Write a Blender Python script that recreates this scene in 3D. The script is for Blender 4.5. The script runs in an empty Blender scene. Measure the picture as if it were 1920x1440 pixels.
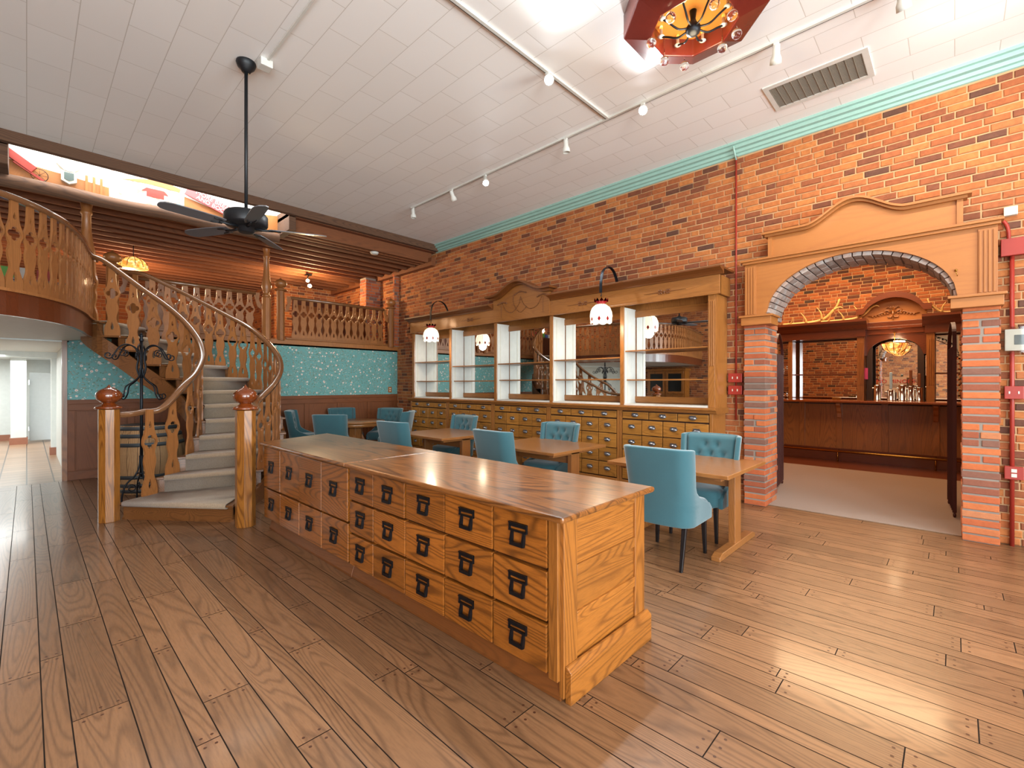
import bpy, bmesh, math, random
from mathutils import Vector, Matrix
R = random.Random(7)
PI = math.pi
sc = bpy.context.scene
col = sc.collection

# ---------------------------------------------------------------- camera, view, world, big lights
FPX, HH = 869.0, 1.52
AZ = math.atan2(910, 869)
FW = (math.sin(AZ), math.cos(AZ)); RT = (math.cos(AZ), -math.sin(AZ))
cam_d = bpy.data.cameras.new('camera'); cam = bpy.data.objects.new('camera', cam_d); col.objects.link(cam)
cam.location = (0, 0, HH); cam.rotation_euler = (PI / 2, 0, -AZ)
cam_d.sensor_width = 36; cam_d.lens = 36 * FPX / 1920; cam_d.clip_start = 0.05
sc.camera = cam
sc.view_settings.view_transform = 'Standard'; sc.view_settings.look = 'None'
sc.view_settings.exposure = 0.7; sc.view_settings.gamma = 1.0; sc.view_settings.use_curve_mapping = False
w = bpy.data.worlds.new('daylight'); sc.world = w; w.use_nodes = True
w.node_tree.nodes['Background'].inputs[0].default_value = (0.80, 0.88, 1.0, 1)
w.node_tree.nodes['Background'].inputs[1].default_value = 1.2
sc.cycles.max_bounces = 8; sc.cycles.diffuse_bounces = 4; sc.cycles.glossy_bounces = 5
sc.cycles.sample_clamp_indirect = 6; sc.cycles.use_denoising = True

def lamp(name, kind, loc, energy, color=(1, 1, 1), size=0.1, rot=(0, 0, 0), sizey=None, spot=None, blend=.5):
    d = bpy.data.lights.new(name, kind); d.energy = energy; d.color = color
    if kind == 'AREA':
        d.size = size
        if sizey: d.shape = 'RECTANGLE'; d.size_y = sizey
    else: d.shadow_soft_size = size
    if kind == 'SPOT': d.spot_size = spot; d.spot_blend = blend
    o = bpy.data.objects.new(name, d); col.objects.link(o); o.location = loc; o.rotation_euler = rot
    return o
# daylight through the shop windows behind the photographer, the side windows and the roof light
lamp('window_daylight', 'AREA', (-1.9, -4.45, 2.2), 440, (.84, .97, 1), 3.4, (PI / 2 + .22, 0, 0), 3.2)
lamp('window_daylight', 'AREA', (3.2, -4.45, 2.2), 310, (.84, .97, 1), 3.4, (PI / 2 + .22, 0, 0), 3.2)
lamp('side_window_daylight', 'AREA', (-4.35, -2.6, 2.0), 160, (.86, .93, 1), 2.8, (PI / 2, 0, -PI / 2), 2.4)
lamp('roof_light_daylight', 'AREA', (1.52, 8.75, 4.97), 62, (.92, .98, 1), 3.3, (0, 0, 0), .5)

# ---------------------------------------------------------------- node helpers / materials
KD = .80
def lin(c, k=None):
    k = KD if k is None else k
    r = lin0(c); return tuple(v * k for v in r[:3]) + (1,)
def lin0(c):
    return tuple(((v / 255) / 12.92 if v / 255 <= .04045 else ((v / 255 + .055) / 1.055) ** 2.4) for v in c) + (1,)
class NT:
    def __init__(s, name):
        s.m = bpy.data.materials.new(name); s.m.use_nodes = True; s.t = s.m.node_tree
        s.b = s.t.nodes['Principled BSDF']
    def n(s, typ, **k):
        nd = s.t.nodes.new('ShaderNode' + typ)
        for a, v in k.items():
            if a in nd.bl_rna.properties.keys() and a != 'inputs': setattr(nd, a, v)
        return nd
    def l(s, a, b): s.t.links.new(a, b)
    def set(s, **k):
        for a, v in k.items():
            s.b.inputs[a.replace('_', ' ')].default_value = v
        return s
    def ramp(s, fac, stops):
        r = s.n('ValToRGB'); s.l(fac, r.inputs[0])
        e = r.color_ramp.elements
        while len(e) > 1: e.remove(e[-1])
        e[0].position = stops[0][0]; e[0].color = stops[0][1]
        for p, c in stops[1:]:
            x = e.new(p); x.color = c
        return r.outputs[0]
    def math(s, op, a, b=None, clamp=False):
        m = s.n('Math'); m.operation = op; m.use_clamp = clamp
        for i, v in enumerate((a, b)):
            if v is None: continue
            if isinstance(v, (int, float)): m.inputs[i].default_value = v
            else: s.l(v, m.inputs[i])
        return m.outputs[0]
    def mix(s, fac, a, b, mode='MIX'):
        m = s.n('Mix'); m.data_type = 'RGBA'; m.blend_type = mode
        for i, v in ((0, fac), (6, a), (7, b)):
            if isinstance(v, (int, float)): m.inputs[i].default_value = v
            elif isinstance(v, tuple): m.inputs[i].default_value = v
            else: s.l(v, m.inputs[i])
        return m.outputs[2]
    def coord(s, rand=True, scale=(1, 1, 1), attr=None):
        c = s.n('TexCoord').outputs['Object']
        mp = s.n('Mapping'); s.l(c, mp.inputs[0]); mp.inputs[3].default_value = scale
        o = mp.outputs[0]
        if rand:
            if attr:
                a = s.n('Attribute'); a.attribute_name = attr; rv = a.outputs['Fac']
            else: rv = s.n('ObjectInfo').outputs['Random']
            k = s.math('MULTIPLY', rv, 37.0)
            v = s.n('VectorMath'); v.operation = 'ADD'; s.l(o, v.inputs[0])
            cx = s.n('CombineXYZ'); s.l(k, cx.inputs[0]); s.l(k, cx.inputs[1]); s.l(k, cx.inputs[2])
            s.l(cx.outputs[0], v.inputs[1]); o = v.outputs[0]; s.rv = rv
        return o
    def noise(s, vec, scale, detail=3, rough=.5, dist=0):
        n = s.n('TexNoise'); s.l(vec, n.inputs['Vector']); n.inputs['Scale'].default_value = scale
        n.inputs['Detail'].default_value = detail; n.inputs['Roughness'].default_value = rough
        n.inputs['Distortion'].default_value = dist; return n.outputs['Fac']
    def bump(s, h, strength=.3, dist=.01):
        b = s.n('Bump'); b.inputs['Strength'].default_value = strength; b.inputs['Distance'].default_value = dist
        s.l(h, b.inputs['Height']); s.l(b.outputs[0], s.b.inputs['Normal'])

def simple(name, c, rough=.5, metal=0.0, **k):
    s = NT(name); s.set(Base_Color=lin(c), Roughness=rough, Metallic=metal)
    v = s.coord(False); n = s.noise(v, 14, 3)
    dk = tuple(x * .86 for x in lin(c)[:3]) + (1,)
    s.l(s.mix(n, dk, lin(c)), s.b.inputs['Base Color'])
    for a, b in k.items(): s.b.inputs[a.replace('_', ' ')].default_value = b
    return s.m

def wood(name, c, dark, axis='y', ring=9.0, rough=.35, coat=.25, line=.5, attr=None, var=.25, dist=5.0):
    """oak like grain stretched along one axis"""
    s = NT(name)
    sc_ = {'x': (.10, 1, 1), 'y': (1, .10, 1), 'z': (1, 1, .10)}[axis]
    v = s.coord(True, sc_, attr)
    wv = s.n('TexNoise'); s.l(v, wv.inputs['Vector']); wv.inputs['Scale'].default_value = ring * .42
    wv.inputs['Detail'].default_value = 1.2; wv.inputs['Distortion'].default_value = .4
    rr = s.math('FRACT', s.math('MULTIPLY', wv.outputs['Fac'], dist * 8))
    rings = s.math('MULTIPLY', s.math('ABSOLUTE', s.math('SUBTRACT', rr, .5)), 2.0)
    sf = tuple(a * b for a, b in zip(sc_, (1, 1, 1)))
    fine = s.noise(v, 110, 4, .65)
    big = s.noise(v, 2.2, 2)
    base = s.mix(big, lin(c), tuple(x * .72 for x in lin(c)[:3]) + (1,))
    lines = s.ramp(rings, [(0, (0, 0, 0, 1)), (.45, (0, 0, 0, 1)), (.95, (1, 1, 1, 1))])
    g = s.math('MULTIPLY', lines, line)
    cc = s.mix(g, base, lin(dark))
    fr = s.math('MULTIPLY', s.ramp(fine, [(.42, (0, 0, 0, 1)), (.68, (1, 1, 1, 1))]), .38 * line + .1)
    cc = s.mix(fr, cc, lin(dark))
    hsv = s.n('HueSaturation'); s.l(cc, hsv.inputs['Color'])
    s.l(s.math('ADD', s.math('MULTIPLY', s.rv, var), 1 - var / 2), hsv.inputs['Value'])
    s.l(hsv.outputs[0], s.b.inputs['Base Color'])
    s.set(Roughness=rough, Coat_Weight=coat, Coat_Roughness=.12)
    s.bump(s.math('ADD', s.math('MULTIPLY', lines, -.4), fine), .12, .002)
    return s.m

def attr_tint(name, stops, rough=.85, bumpsc=60, bump=.5, noise_mix=.35, attr='rnd', mottled=None):
    s = NT(name)
    a = s.n('Attribute'); a.attribute_name = attr
    cc = s.ramp(a.outputs['Fac'], [(p, lin(c)) for p, c in stops])
    v = s.coord(False)
    n = s.noise(v, bumpsc * .35, 4, .6); n2 = s.noise(v, bumpsc, 4, .65)
    dk = s.mix(1.0, cc, (.62, .58, .55, 1), 'MULTIPLY')
    cc = s.mix(s.math('MULTIPLY', s.ramp(n, [(.35, (0, 0, 0, 1)), (.7, (1, 1, 1, 1))]), noise_mix * 2), cc, dk)
    if mottled:
        n3 = s.noise(v, 9, 5, .7)
        cc = s.mix(s.ramp(n3, [(.5, (0, 0, 0, 1)), (.62, (.75, .75, .75, 1))]), cc, lin(mottled))
    s.l(cc, s.b.inputs['Base Color']); s.set(Roughness=rough); s.bump(n2, bump, .006)
    return s.m

M = {}
OAK, OAKD = (182, 110, 42), (82, 42, 12)
M['oak_y'] = wood('oak_lengthways', OAK, OAKD, 'y')
M['oak_x'] = wood('oak_crossways', OAK, OAKD, 'x')
M['oak_z'] = wood('oak_upright', OAK, OAKD, 'z')
M['oak_top'] = wood('oak_worn_top', (164, 100, 46), (58, 30, 12), 'y', ring=9, rough=.28, coat=.35, line=.75, var=.06, dist=3)
M['drawer'] = wood('oak_drawer_front', (182, 105, 36), (66, 32, 8), 'y', ring=8, rough=.3, coat=.35, line=.62, var=.35, dist=4)
M['sdrawer'] = wood('oak_small_drawer_front', (196, 132, 58), (100, 58, 20), 'y', ring=9, rough=.35, coat=.2, line=.4, var=.3, dist=3)
M['hutch_y'] = wood('hutch_oak_lengthways', (180, 116, 56), (108, 62, 26), 'y', ring=8, line=.3, var=.12)
M['hutch_z'] = wood('hutch_oak_upright', (180, 116, 56), (108, 62, 26), 'z', ring=8, line=.3, var=.12)
M['mould_y'] = wood('shade_darkened_moulding', (134, 76, 32), (84, 44, 18), 'y', ring=8, line=.3, rough=.4, coat=.15, var=.05)  # oak tone darkened to stand in for shade on cornice, carving and kick board
M['portal_y'] = wood('portal_pine_lengthways', (190, 118, 54), (150, 86, 38), 'y', ring=4, rough=.5, coat=.08, line=.22, var=.06, dist=3)
M['portal_z'] = wood('portal_pine_upright', (190, 118, 54), (150, 86, 38), 'z', ring=4, rough=.5, coat=.08, line=.22, var=.06, dist=3)
M['cherry_y'] = wood('dark_cherry_lengthways', (112, 50, 20), (60, 26, 10), 'y', ring=8, line=.35, rough=.3, coat=.4)
M['cherry_z'] = wood('dark_cherry_upright', (164, 98, 42), (84, 42, 14), 'z', ring=8, line=.4, rough=.3, coat=.4)
M['wains_z'] = wood('walnut_wainscot', (140, 76, 32), (90, 46, 18), 'z', ring=4, line=.3, rough=.6, coat=0, var=.12)
M['wains_x'] = wood('walnut_wainscot_rail', (140, 76, 32), (90, 46, 18), 'x', ring=4, line=.3, rough=.6, coat=0, var=.12)
M['bal'] = wood('baluster_oak', (182, 116, 62), (118, 70, 34), 'z', ring=8, line=.3, rough=.42, coat=.12, var=.25)
M['rail'] = wood('handrail_oak', (146, 98, 62), (104, 64, 38), 'y', ring=8, line=.2, rough=.2, coat=.7, var=.1)
M['newel'] = wood('newel_oak', (184, 116, 46), (98, 52, 18), 'z', ring=9, line=.7, rough=.3, coat=.3, var=.15)
M['ball'] = wood('turned_cherry', (142, 66, 24), (84, 34, 12), 'z', ring=6, line=.4, rough=.12, coat=.9, var=.1)
M['stringer'] = wood('stringer_oak', (140, 88, 46), (88, 50, 24), 'y', ring=6, line=.6, rough=.35, coat=.3, var=.1)
M['joist'] = wood('rough_fir_joist', (150, 88, 48), (92, 50, 26), 'x', ring=6, line=.4, rough=.75, coat=0, var=.35)
M['oldbeam'] = wood('weathered_beam', (120, 84, 60), (70, 48, 36), 'x', ring=6, line=.6, rough=.85, coat=0, var=.2)
M['deck'] = wood('rough_fir_decking', (140, 80, 44), (90, 50, 26), 'y', ring=6, line=.3, rough=.8, coat=0, var=.2)
M['table_y'] = wood('table_oak', (178, 116, 62), (120, 70, 34), 'y', ring=8, rough=.28, coat=.35, line=.35, var=.1)
M['table_z'] = wood('table_oak_leg', (176, 112, 58), (118, 68, 32), 'z', ring=8, rough=.3, coat=.3, line=.35, var=.1)
M['stave'] = wood('barrel_stave', (216, 170, 118), (130, 88, 54), 'z', ring=5, rough=.7, coat=0, line=.5, attr='rnd', var=.5)
M['floorw'] = wood('plank_floor', (152, 108, 74), (70, 46, 30), 'y', ring=9, rough=.34, coat=.25, line=.42, attr='rnd', var=.34, dist=3.5)
M['gap'] = simple('dark_gap', (46, 30, 20), .8)
M['peg'] = simple('walnut_peg', (84, 48, 30), .4)
M['darkwood'] = simple('dark_recess', (58, 30, 14), .6)
M['iron'] = simple('black_iron', (38, 40, 46), .42, .7)
M['pull'] = simple('blackened_steel_pull', (48, 48, 52), .38, .8)
M['nickel'] = simple('pewter_pull', (158, 160, 168), .28, .85)
M['white'] = simple('white_paint', (238, 236, 228), .6)
M['hallwhite'] = simple('cool_white_paint', (244, 250, 246), .5)
M['mint'] = simple('mint_paint', (168, 208, 196), .5)
M['redpaint'] = simple('oxide_red_paint', (168, 50, 36), .45)
M['gate'] = simple('maroon_gate_steel', (84, 40, 36), .4, .3)
M['black'] = simple('black_lacquer', (22, 20, 22), .35)
M['fan'] = simple('matt_black_fan', (34, 36, 40), .45, .3)
M['fanblade'] = simple('grey_black_blade', (104, 104, 108), .4)
M['chrome'] = simple('chrome', (225, 226, 230), .12, 1.0)
M['brass'] = simple('brass', (190, 140, 66), .25, 1.0)
M['plastic'] = simple('cream_plastic', (232, 226, 208), .4)
M['screen'] = simple('grey_lcd', (96, 108, 104), .3)
M['grille'] = simple('taupe_grille', (150, 142, 128), .6)
M['antler'] = simple('antler', (222, 178, 108), .5)
M['maroon'] = simple('maroon_lacquer', (110, 38, 30), .25)
M['hoop'] = simple('galvanised_hoop', (92, 98, 102), .5, .6)
M['tilebase'] = simple('terracotta_tile_base', (170, 108, 80), .5)
M['fridge'] = simple('pale_grey_steel_panel', (206, 210, 208), .35)
M['redglass'] = simple('ruby_glass', (170, 22, 34), .15)
M['amber'] = simple('amber_panel', (226, 150, 66), .4)
def mirror():
    s = NT('mirror_glass'); s.set(Base_Color=(.86, .88, .87, 1), Metallic=1.0, Roughness=.015); return s.m
M['mirror'] = mirror()
def glass(name='clear_glass'):
    s = NT(name); s.set(Base_Color=(1, 1, 1, 1), Roughness=.03, Transmission_Weight=1.0, IOR=1.4); return s.m
M['glass'] = glass()
def emis(name, c, st):
    s = NT(name); s.set(Base_Color=lin0(c), Emission_Color=lin0(c), Emission_Strength=st); return s.m
M['bulb'] = emis('cool_lit_bulb', (236, 244, 255), 60)
M['warmbulb'] = emis('warm_lit_bulb', (255, 214, 150), 40)
M['litglass'] = emis('lit_milk_glass', (255, 240, 214), .62)
def stained():
    s = NT('lit_stained_glass'); v = s.coord(False); n = s.n('TexVoronoi'); s.l(v, n.inputs['Vector']); n.inputs['Scale'].default_value = 22
    cc = s.ramp(n.outputs['Color'], [(.0, lin0((150, 40, 20))), (.35, lin0((255, 190, 90))), (.6, lin0((236, 120, 40))), (.8, lin0((255, 226, 150)))])
    s.l(cc, s.b.inputs['Base Color']); s.l(cc, s.b.inputs['Emission Color']); s.b.inputs['Emission Strength'].default_value = .8; return s.m
M['litamber'] = stained()
def fabric():
    s = NT('teal_linen'); v = s.coord(False)
    a = s.noise(v, 260, 2, .6); b = s.noise(v, 6, 3)
    cc = s.mix(a, lin((44, 92, 102)), lin((58, 108, 118)))
    cc = s.mix(s.math('MULTIPLY', b, .35), cc, lin((42, 84, 92)))
    s.l(cc, s.b.inputs['Base Color']); s.set(Roughness=.9, Sheen_Weight=.5); s.bump(a, .25, .002); return s.m
M['fabric'] = fabric()
def carpet(name, c1, c2, sc_=55):
    s = NT(name); v = s.coord(False)
    w_ = s.n('TexWave'); s.l(v, w_.inputs[0]); w_.inputs['Scale'].default_value = 20; w_.inputs['Distortion'].default_value = 9
    w_.inputs['Detail'].default_value = 2; w_.inputs['Detail Scale'].default_value = 3
    n = s.noise(v, sc_ * 3, 3, .7)
    cc = s.mix(n, lin(c1), lin(c2)); cc = s.mix(s.math('MULTIPLY', w_.outputs['Fac'], .4), cc, lin(c1))
    s.l(cc, s.b.inputs['Base Color']); s.set(Roughness=1.0, Sheen_Weight=.3); s.bump(n, .7, .006); return s.m
M['carpet'] = carpet('herringbone_stair_carpet', (136, 110, 86), (210, 184, 154))
M['barcarpet'] = carpet('beige_carpet', (112, 78, 48), (138, 102, 68))
def wallpaper():
    s = NT('floral_wallpaper'); v = s.coord(False)
    def vor(scale, thr, soft=.02, feat='F1', rnd=1.0):
        n = s.n('TexVoronoi'); n.feature = feat; s.l(v, n.inputs['Vector']); n.inputs['Scale'].default_value = scale
        n.inputs['Randomness'].default_value = rnd
        return n, s.ramp(n.outputs['Distance'], [(thr, (1, 1, 1, 1)), (thr + soft, (0, 0, 0, 1))])
    base = s.mix(s.noise(v, 3, 2), lin((104, 168, 168)), lin((122, 184, 182)))
    nn = s.noise(v, 9, 3, .55, .6)
    br = s.ramp(s.math('ABSOLUTE', s.math('SUBTRACT', nn, .5)), [(0, (1, 1, 1, 1)), (.02, (0, 0, 0, 1))])
    cc = s.mix(s.math('MULTIPLY', br, .8), base, lin((150, 138, 108)))
    _, leaf = vor(21, .22, .04); _, fl = vor(11, .2, .03); _, fl2 = vor(23, .15, .03)
    cc = s.mix(s.math('MULTIPLY', leaf, .8), cc, lin((96, 132, 104)))
    cc = s.mix(s.math('MULTIPLY', fl2, .9), cc, lin((214, 226, 214)))
    cc = s.mix(s.math('MULTIPLY', fl, 1.0), cc, lin((240, 224, 212)))
    _, core = vor(11, .06, .02); cc = s.mix(core, cc, lin((214, 130, 120)))
    s.l(cc, s.b.inputs['Base Color']); s.set(Roughness=.6); return s.m
M['paper'] = wallpaper()
def ceil_mat():
    s = NT('ceiling_tiles'); c = s.n('TexCoord').outputs['Object']
    sx = s.n('SeparateXYZ'); s.l(c, sx.inputs[0]); cb = s.n('CombineXYZ'); s.l(sx.outputs[1], cb.inputs[0]); s.l(sx.outputs[0], cb.inputs[1])
    b = s.n('TexBrick'); s.l(cb.outputs[0], b.inputs['Vector']); b.offset = .5
    b.inputs['Scale'].default_value = 1; b.inputs['Brick Width'].default_value = .61; b.inputs['Row Height'].default_value = .305
    b.inputs['Mortar Size'].default_value = .0035; b.inputs['Mortar Smooth'].default_value = .3
    b.inputs['Color1'].default_value = lin0((242, 240, 238)); b.inputs['Color2'].default_value = lin0((239, 236, 233)); b.inputs['Mortar'].default_value = lin0((206, 200, 194))
    s.l(b.outputs[0], s.b.inputs['Base Color']); s.set(Roughness=.55); s.bump(s.math('SUBTRACT', 1.0, b.outputs['Fac']), .3, .006); return s.m
M['ceil'] = ceil_mat()
def tile_mat():
    s = NT('quarry_tile'); c = s.n('TexCoord').outputs['Object']
    b = s.n('TexBrick'); s.l(c, b.inputs['Vector']); b.offset = 0
    b.inputs['Scale'].default_value = 1; b.inputs['Brick Width'].default_value = .3; b.inputs['Row Height'].default_value = .3
    b.inputs['Mortar Size'].default_value = .009
    b.inputs['Color1'].default_value = lin((182, 146, 116)); b.inputs['Color2'].default_value = lin((160, 126, 98)); b.inputs['Mortar'].default_value = lin((84, 68, 56))
    s.l(b.outputs[0], s.b.inputs['Base Color']); s.set(Roughness=.3); return s.m
M['tile'] = tile_mat()
M['brick'] = attr_tint('wall_brick', [(0, (100, 62, 46)), (.08, (130, 72, 46)), (.26, (164, 90, 50)), (.6, (188, 106, 54)), (.85, (204, 126, 66)), (1, (174, 98, 56))])
M['mortar'] = simple('lime_mortar', (208, 164, 120), .95)
M['pbrick'] = attr_tint('pillar_brick', [(0, (124, 98, 86)), (.12, (158, 84, 56)), (.35, (192, 96, 54)), (.7, (208, 114, 62)), (1, (198, 126, 84))], noise_mix=.2, mottled=None)
M['pmortar'] = simple('grey_mortar', (156, 142, 130), .95)
M['abrick'] = attr_tint('arch_brick', [(0, (150, 130, 120)), (.5, (184, 156, 142)), (1, (196, 172, 160))], mottled=(182, 176, 172))
M['bbrick'] = attr_tint('bar_wall_brick', [(0, (70, 50, 40)), (.12, (108, 56, 34)), (.4, (150, 76, 38)), (.75, (176, 96, 46)), (1, (190, 112, 60))])

# ---------------------------------------------------------------- mesh helpers
class MB:
    def __init__(s): s.v = []; s.f = []; s.a = []; s.mi = []; s.sm = []
    def add(s, vs, fs, a=None, mi=0, smooth=False):
        k = len(s.v); s.v += [tuple(p) for p in vs]; s.f += [tuple(i + k for i in f) for f in fs]
        r = R.random() if a is None else a
        s.a += [r] * len(fs); s.mi += [mi] * len(fs); s.sm += [smooth] * len(fs); return s
    def box(s, x0, x1, y0, y1, z0, z1, **k):
        v = [(x, y, z) for x in (x0, x1) for y in (y0, y1) for z in (z0, z1)]
        return s.add(v, [(0, 1, 3, 2), (4, 6, 7, 5), (0, 4, 5, 1), (2, 3, 7, 6), (0, 2, 6, 4), (1, 5, 7, 3)], **k)
    def obox(s, c, ux, uy, uz, **k):
        """oriented box: centre, three half vectors"""
        c = Vector(c); ux, uy, uz = Vector(ux), Vector(uy), Vector(uz)
        v = [c + a * ux + b * uy + d * uz for a in (-1, 1) for b in (-1, 1) for d in (-1, 1)]
        return s.add(v, [(0, 1, 3, 2), (4, 6, 7, 5), (0, 4, 5, 1), (2, 3, 7, 6), (0, 2, 6, 4), (1, 5, 7, 3)], **k)
    def lathe(s, prof, c=(0, 0, 0), n=20, wob=None, **k):
        vs = []; fs = []
        for r, z in prof:
            for i in range(n):
                t = 2 * PI * i / n; rr = r
                vs.append((c[0] + rr * math.cos(t), c[1] + rr * math.sin(t), c[2] + z + (wob(i, n, r, z) if wob else 0)))
        m = len(prof)
        for j in range(m - 1):
            for i in range(n):
                a, b = j * n + i, j * n + (i + 1) % n
                fs.append((a, b, b + n, a + n))
        fs.append(tuple(range(n))[::-1]); fs.append(tuple((m - 1) * n + i for i in range(n)))
        k.setdefault('smooth', True)
        return s.add(vs, fs, **k)
    def prism_ngon(s, c, r, n, z0, z1, ph=0, **k):
        vs = [(c[0] + r * math.cos(ph + 2 * PI * i / n), c[1] + r * math.sin(ph + 2 * PI * i / n), z) for z in (z0, z1) for i in range(n)]
        fs = [(i, (i + 1) % n, n + (i + 1) % n, n + i) for i in range(n)] + [tuple(range(n))[::-1], tuple(range(n, 2 * n))]
        return s.add(vs, fs, **k)
    def tube(s, pts, r, n=8, prof=None, up=(0, 0, 1), closed=False, **k):
        """sweep a circle (or profile of (side,up) pairs) along pts; r may be a list"""
        P_ = [Vector(p) for p in pts]; vs = []; fs = []; m = len(P_)
        rs = r if isinstance(r, (list, tuple)) else [r] * m
        q = prof or [(math.cos(2 * PI * i / n), math.sin(2 * PI * i / n)) for i in range(n)]; n = len(q)
        upv = Vector(up); prev = None
        for i, p in enumerate(P_):
            if closed: t = P_[(i + 1) % m] - P_[i - 1]
            else: t = P_[min(i + 1, m - 1)] - P_[max(i - 1, 0)]
            t.normalize()
            sd = t.cross(upv)
            if sd.length < 1e-3: sd = prev or t.cross(Vector((1, 0.3, 0)))
            if prof is None and prev is not None:
                sd = prev - t * prev.dot(t)
                if sd.length < 1e-4: sd = t.cross(upv)
            sd.normalize(); prev = sd; u = sd.cross(t)
            for a, b in q: vs.append(p + sd * a * rs[i] + u * b * rs[i])
        for j in range(m if closed else m - 1):
            for i in range(n):
                a = j * n + i; b = j * n + (i + 1) % n; c_ = ((j + 1) % m) * n
                fs.append((a, b, c_ + (i + 1) % n, c_ + i))
        if not closed: fs.append(tuple(range(n))[::-1]); fs.append(tuple((m - 1) * n + i for i in range(n)))
        k.setdefault('smooth', True)
        return s.add(vs, fs, **k)
    def extrude(s, poly, axis, d0, d1, **k):
        """poly in the two other axes, extruded along axis"""
        def mk(p, d):
            return {'x': (d, p[0], p[1]), 'y': (p[0], d, p[1]), 'z': (p[0], p[1], d)}[axis]
        n = len(poly); vs = [mk(p, d0) for p in poly] + [mk(p, d1) for p in poly]
        fs = [(i, (i + 1) % n, n + (i + 1) % n, n + i) for i in range(n)] + [tuple(range(n))[::-1], tuple(range(n, 2 * n))]
        return s.add(vs, fs, **k)
    def strip(s, A, B, thick=None, **k):
        """quads between two polylines"""
        n = len(A); return s.add(list(A) + list(B), [(i, i + 1, n + i + 1, n + i) for i in range(n - 1)], **k)
    def sphere(s, c, r, n=10, sq=(1, 1, 1), **k):
        pr = [(math.sin(PI * j / n), -math.cos(PI * j / n)) for j in range(n + 1)]
        vs = [(c[0] + max(a, .001) * math.cos(2 * PI * i / (2 * n)) * r * sq[0], c[1] + max(a, .001) * math.sin(2 * PI * i / (2 * n)) * r * sq[1], c[2] + b * r * sq[2]) for a, b in pr for i in range(2 * n)]
        fs = [(j * 2 * n + i, j * 2 * n + (i + 1) % (2 * n), (j + 1) * 2 * n + (i + 1) % (2 * n), (j + 1) * 2 * n + i) for j in range(n) for i in range(2 * n)]
        k.setdefault('smooth', True); return s.add(vs, fs, **k)

def wloc(o):
    v = Vector((0, 0, 0))
    while o: v += Vector(o.location); o = o.parent
    return v
def obj(name, mb, mat, parent=None, bevel=0, local=False, mats=None, solid=0, subd=0):
    me = bpy.data.meshes.new(name)
    off = Vector((0, 0, 0)) if local or not parent else wloc(parent)
    me.from_pydata([tuple(Vector(p) - off) for p in mb.v], [], mb.f)
    me.polygons.foreach_set('material_index', mb.mi); me.polygons.foreach_set('use_smooth', mb.sm)
    at = me.attributes.new('rnd', 'FLOAT', 'FACE'); at.data.foreach_set('value', mb.a)
    for m in (mats or [mat]): me.materials.append(M[m])
    bm = bmesh.new(); bm.from_mesh(me); bmesh.ops.recalc_face_normals(bm, faces=bm.faces); bm.to_mesh(me); bm.free()
    o = bpy.data.objects.new(name, me); col.objects.link(o)
    if parent: o.parent = parent
    if solid:
        md = o.modifiers.new('s', 'SOLIDIFY'); md.thickness = solid; md.offset = 0
    if bevel:
        md = o.modifiers.new('b', 'BEVEL'); md.width = bevel; md.segments = 2; md.limit_method = 'ANGLE'; md.angle_limit = .7
    if subd:
        md = o.modifiers.new('u', 'SUBSURF'); md.levels = subd; md.render_levels = subd
    return o
def tag(o, label=None, cat=None, group=None, kind=None):
    if label: o['label'] = label
    if cat: o['category'] = cat
    if group: o['group'] = group
    if kind: o['kind'] = kind
    return o
def thing(name, label, cat, loc=(0, 0, 0), rz=0, group=None):
    o = bpy.data.objects.new(name, None); o.empty_display_size = .1; col.objects.link(o); o.location = loc; o.rotation_euler = (0, 0, rz)
    return tag(o, label, cat, group)
def struct(name, mb, mat, **k):
    return tag(obj(name, mb, mat, **k), kind='structure')
def dup(root, loc, rz, label, group=None):
    def cp(o, par):
        c = o.copy(); col.objects.link(c); c.parent = par
        for ch in o.children: cp(ch, c)
        return c
    r = cp(root, None); r.location = loc; r.rotation_euler = (0, 0, rz); r['label'] = label
    if group: r['group'] = group
    return r
def text_mesh(name, body, mat, size, mtx, parent=None, depth=.002):
    cu = bpy.data.curves.new(name, 'FONT'); cu.body = body; cu.size = size; cu.extrude = depth; cu.align_x = 'CENTER'; cu.align_y = 'CENTER'; cu.space_character = 1.02
    t = bpy.data.objects.new(name, cu); me = bpy.data.meshes.new_from_object(t); bpy.data.objects.remove(t)
    me.materials.clear(); me.materials.append(M[mat]); me.transform(mtx)
    if parent: me.transform(Matrix.Translation(-wloc(parent)))
    o = bpy.data.objects.new(name, me); col.objects.link(o)
    if parent: o.parent = parent
    return o
def curve2d_mesh(name, splines, depth):
    cu = bpy.data.curves.new(name, 'CURVE'); cu.dimensions = '2D'; cu.fill_mode = 'BOTH'; cu.extrude = depth
    for sp in splines:
        p = cu.splines.new('POLY'); p.points.add(len(sp) - 1); p.use_cyclic_u = True
        for i, q in enumerate(sp): p.points[i].co = (q[0], q[1], 0, 1)
    t = bpy.data.objects.new(name, cu); me = bpy.data.meshes.new_from_object(t); bpy.data.objects.remove(t)
    return me

def smooth_curve(pts, n=6):
    out = []
    P_ = [Vector(p) for p in pts]
    for i in range(len(P_) - 1):
        p0, p1, p2, p3 = P_[max(i - 1, 0)], P_[i], P_[i + 1], P_[min(i + 2, len(P_) - 1)]
        for j in range(n):
            t = j / n
            out.append(.5 * ((2 * p1) + (p2 - p0) * t + (2 * p0 - 5 * p1 + 4 * p2 - p3) * t * t + (-p0 + 3 * p1 - 3 * p2 + p3) * t ** 3))
    out.append(P_[-1]); return out

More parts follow.
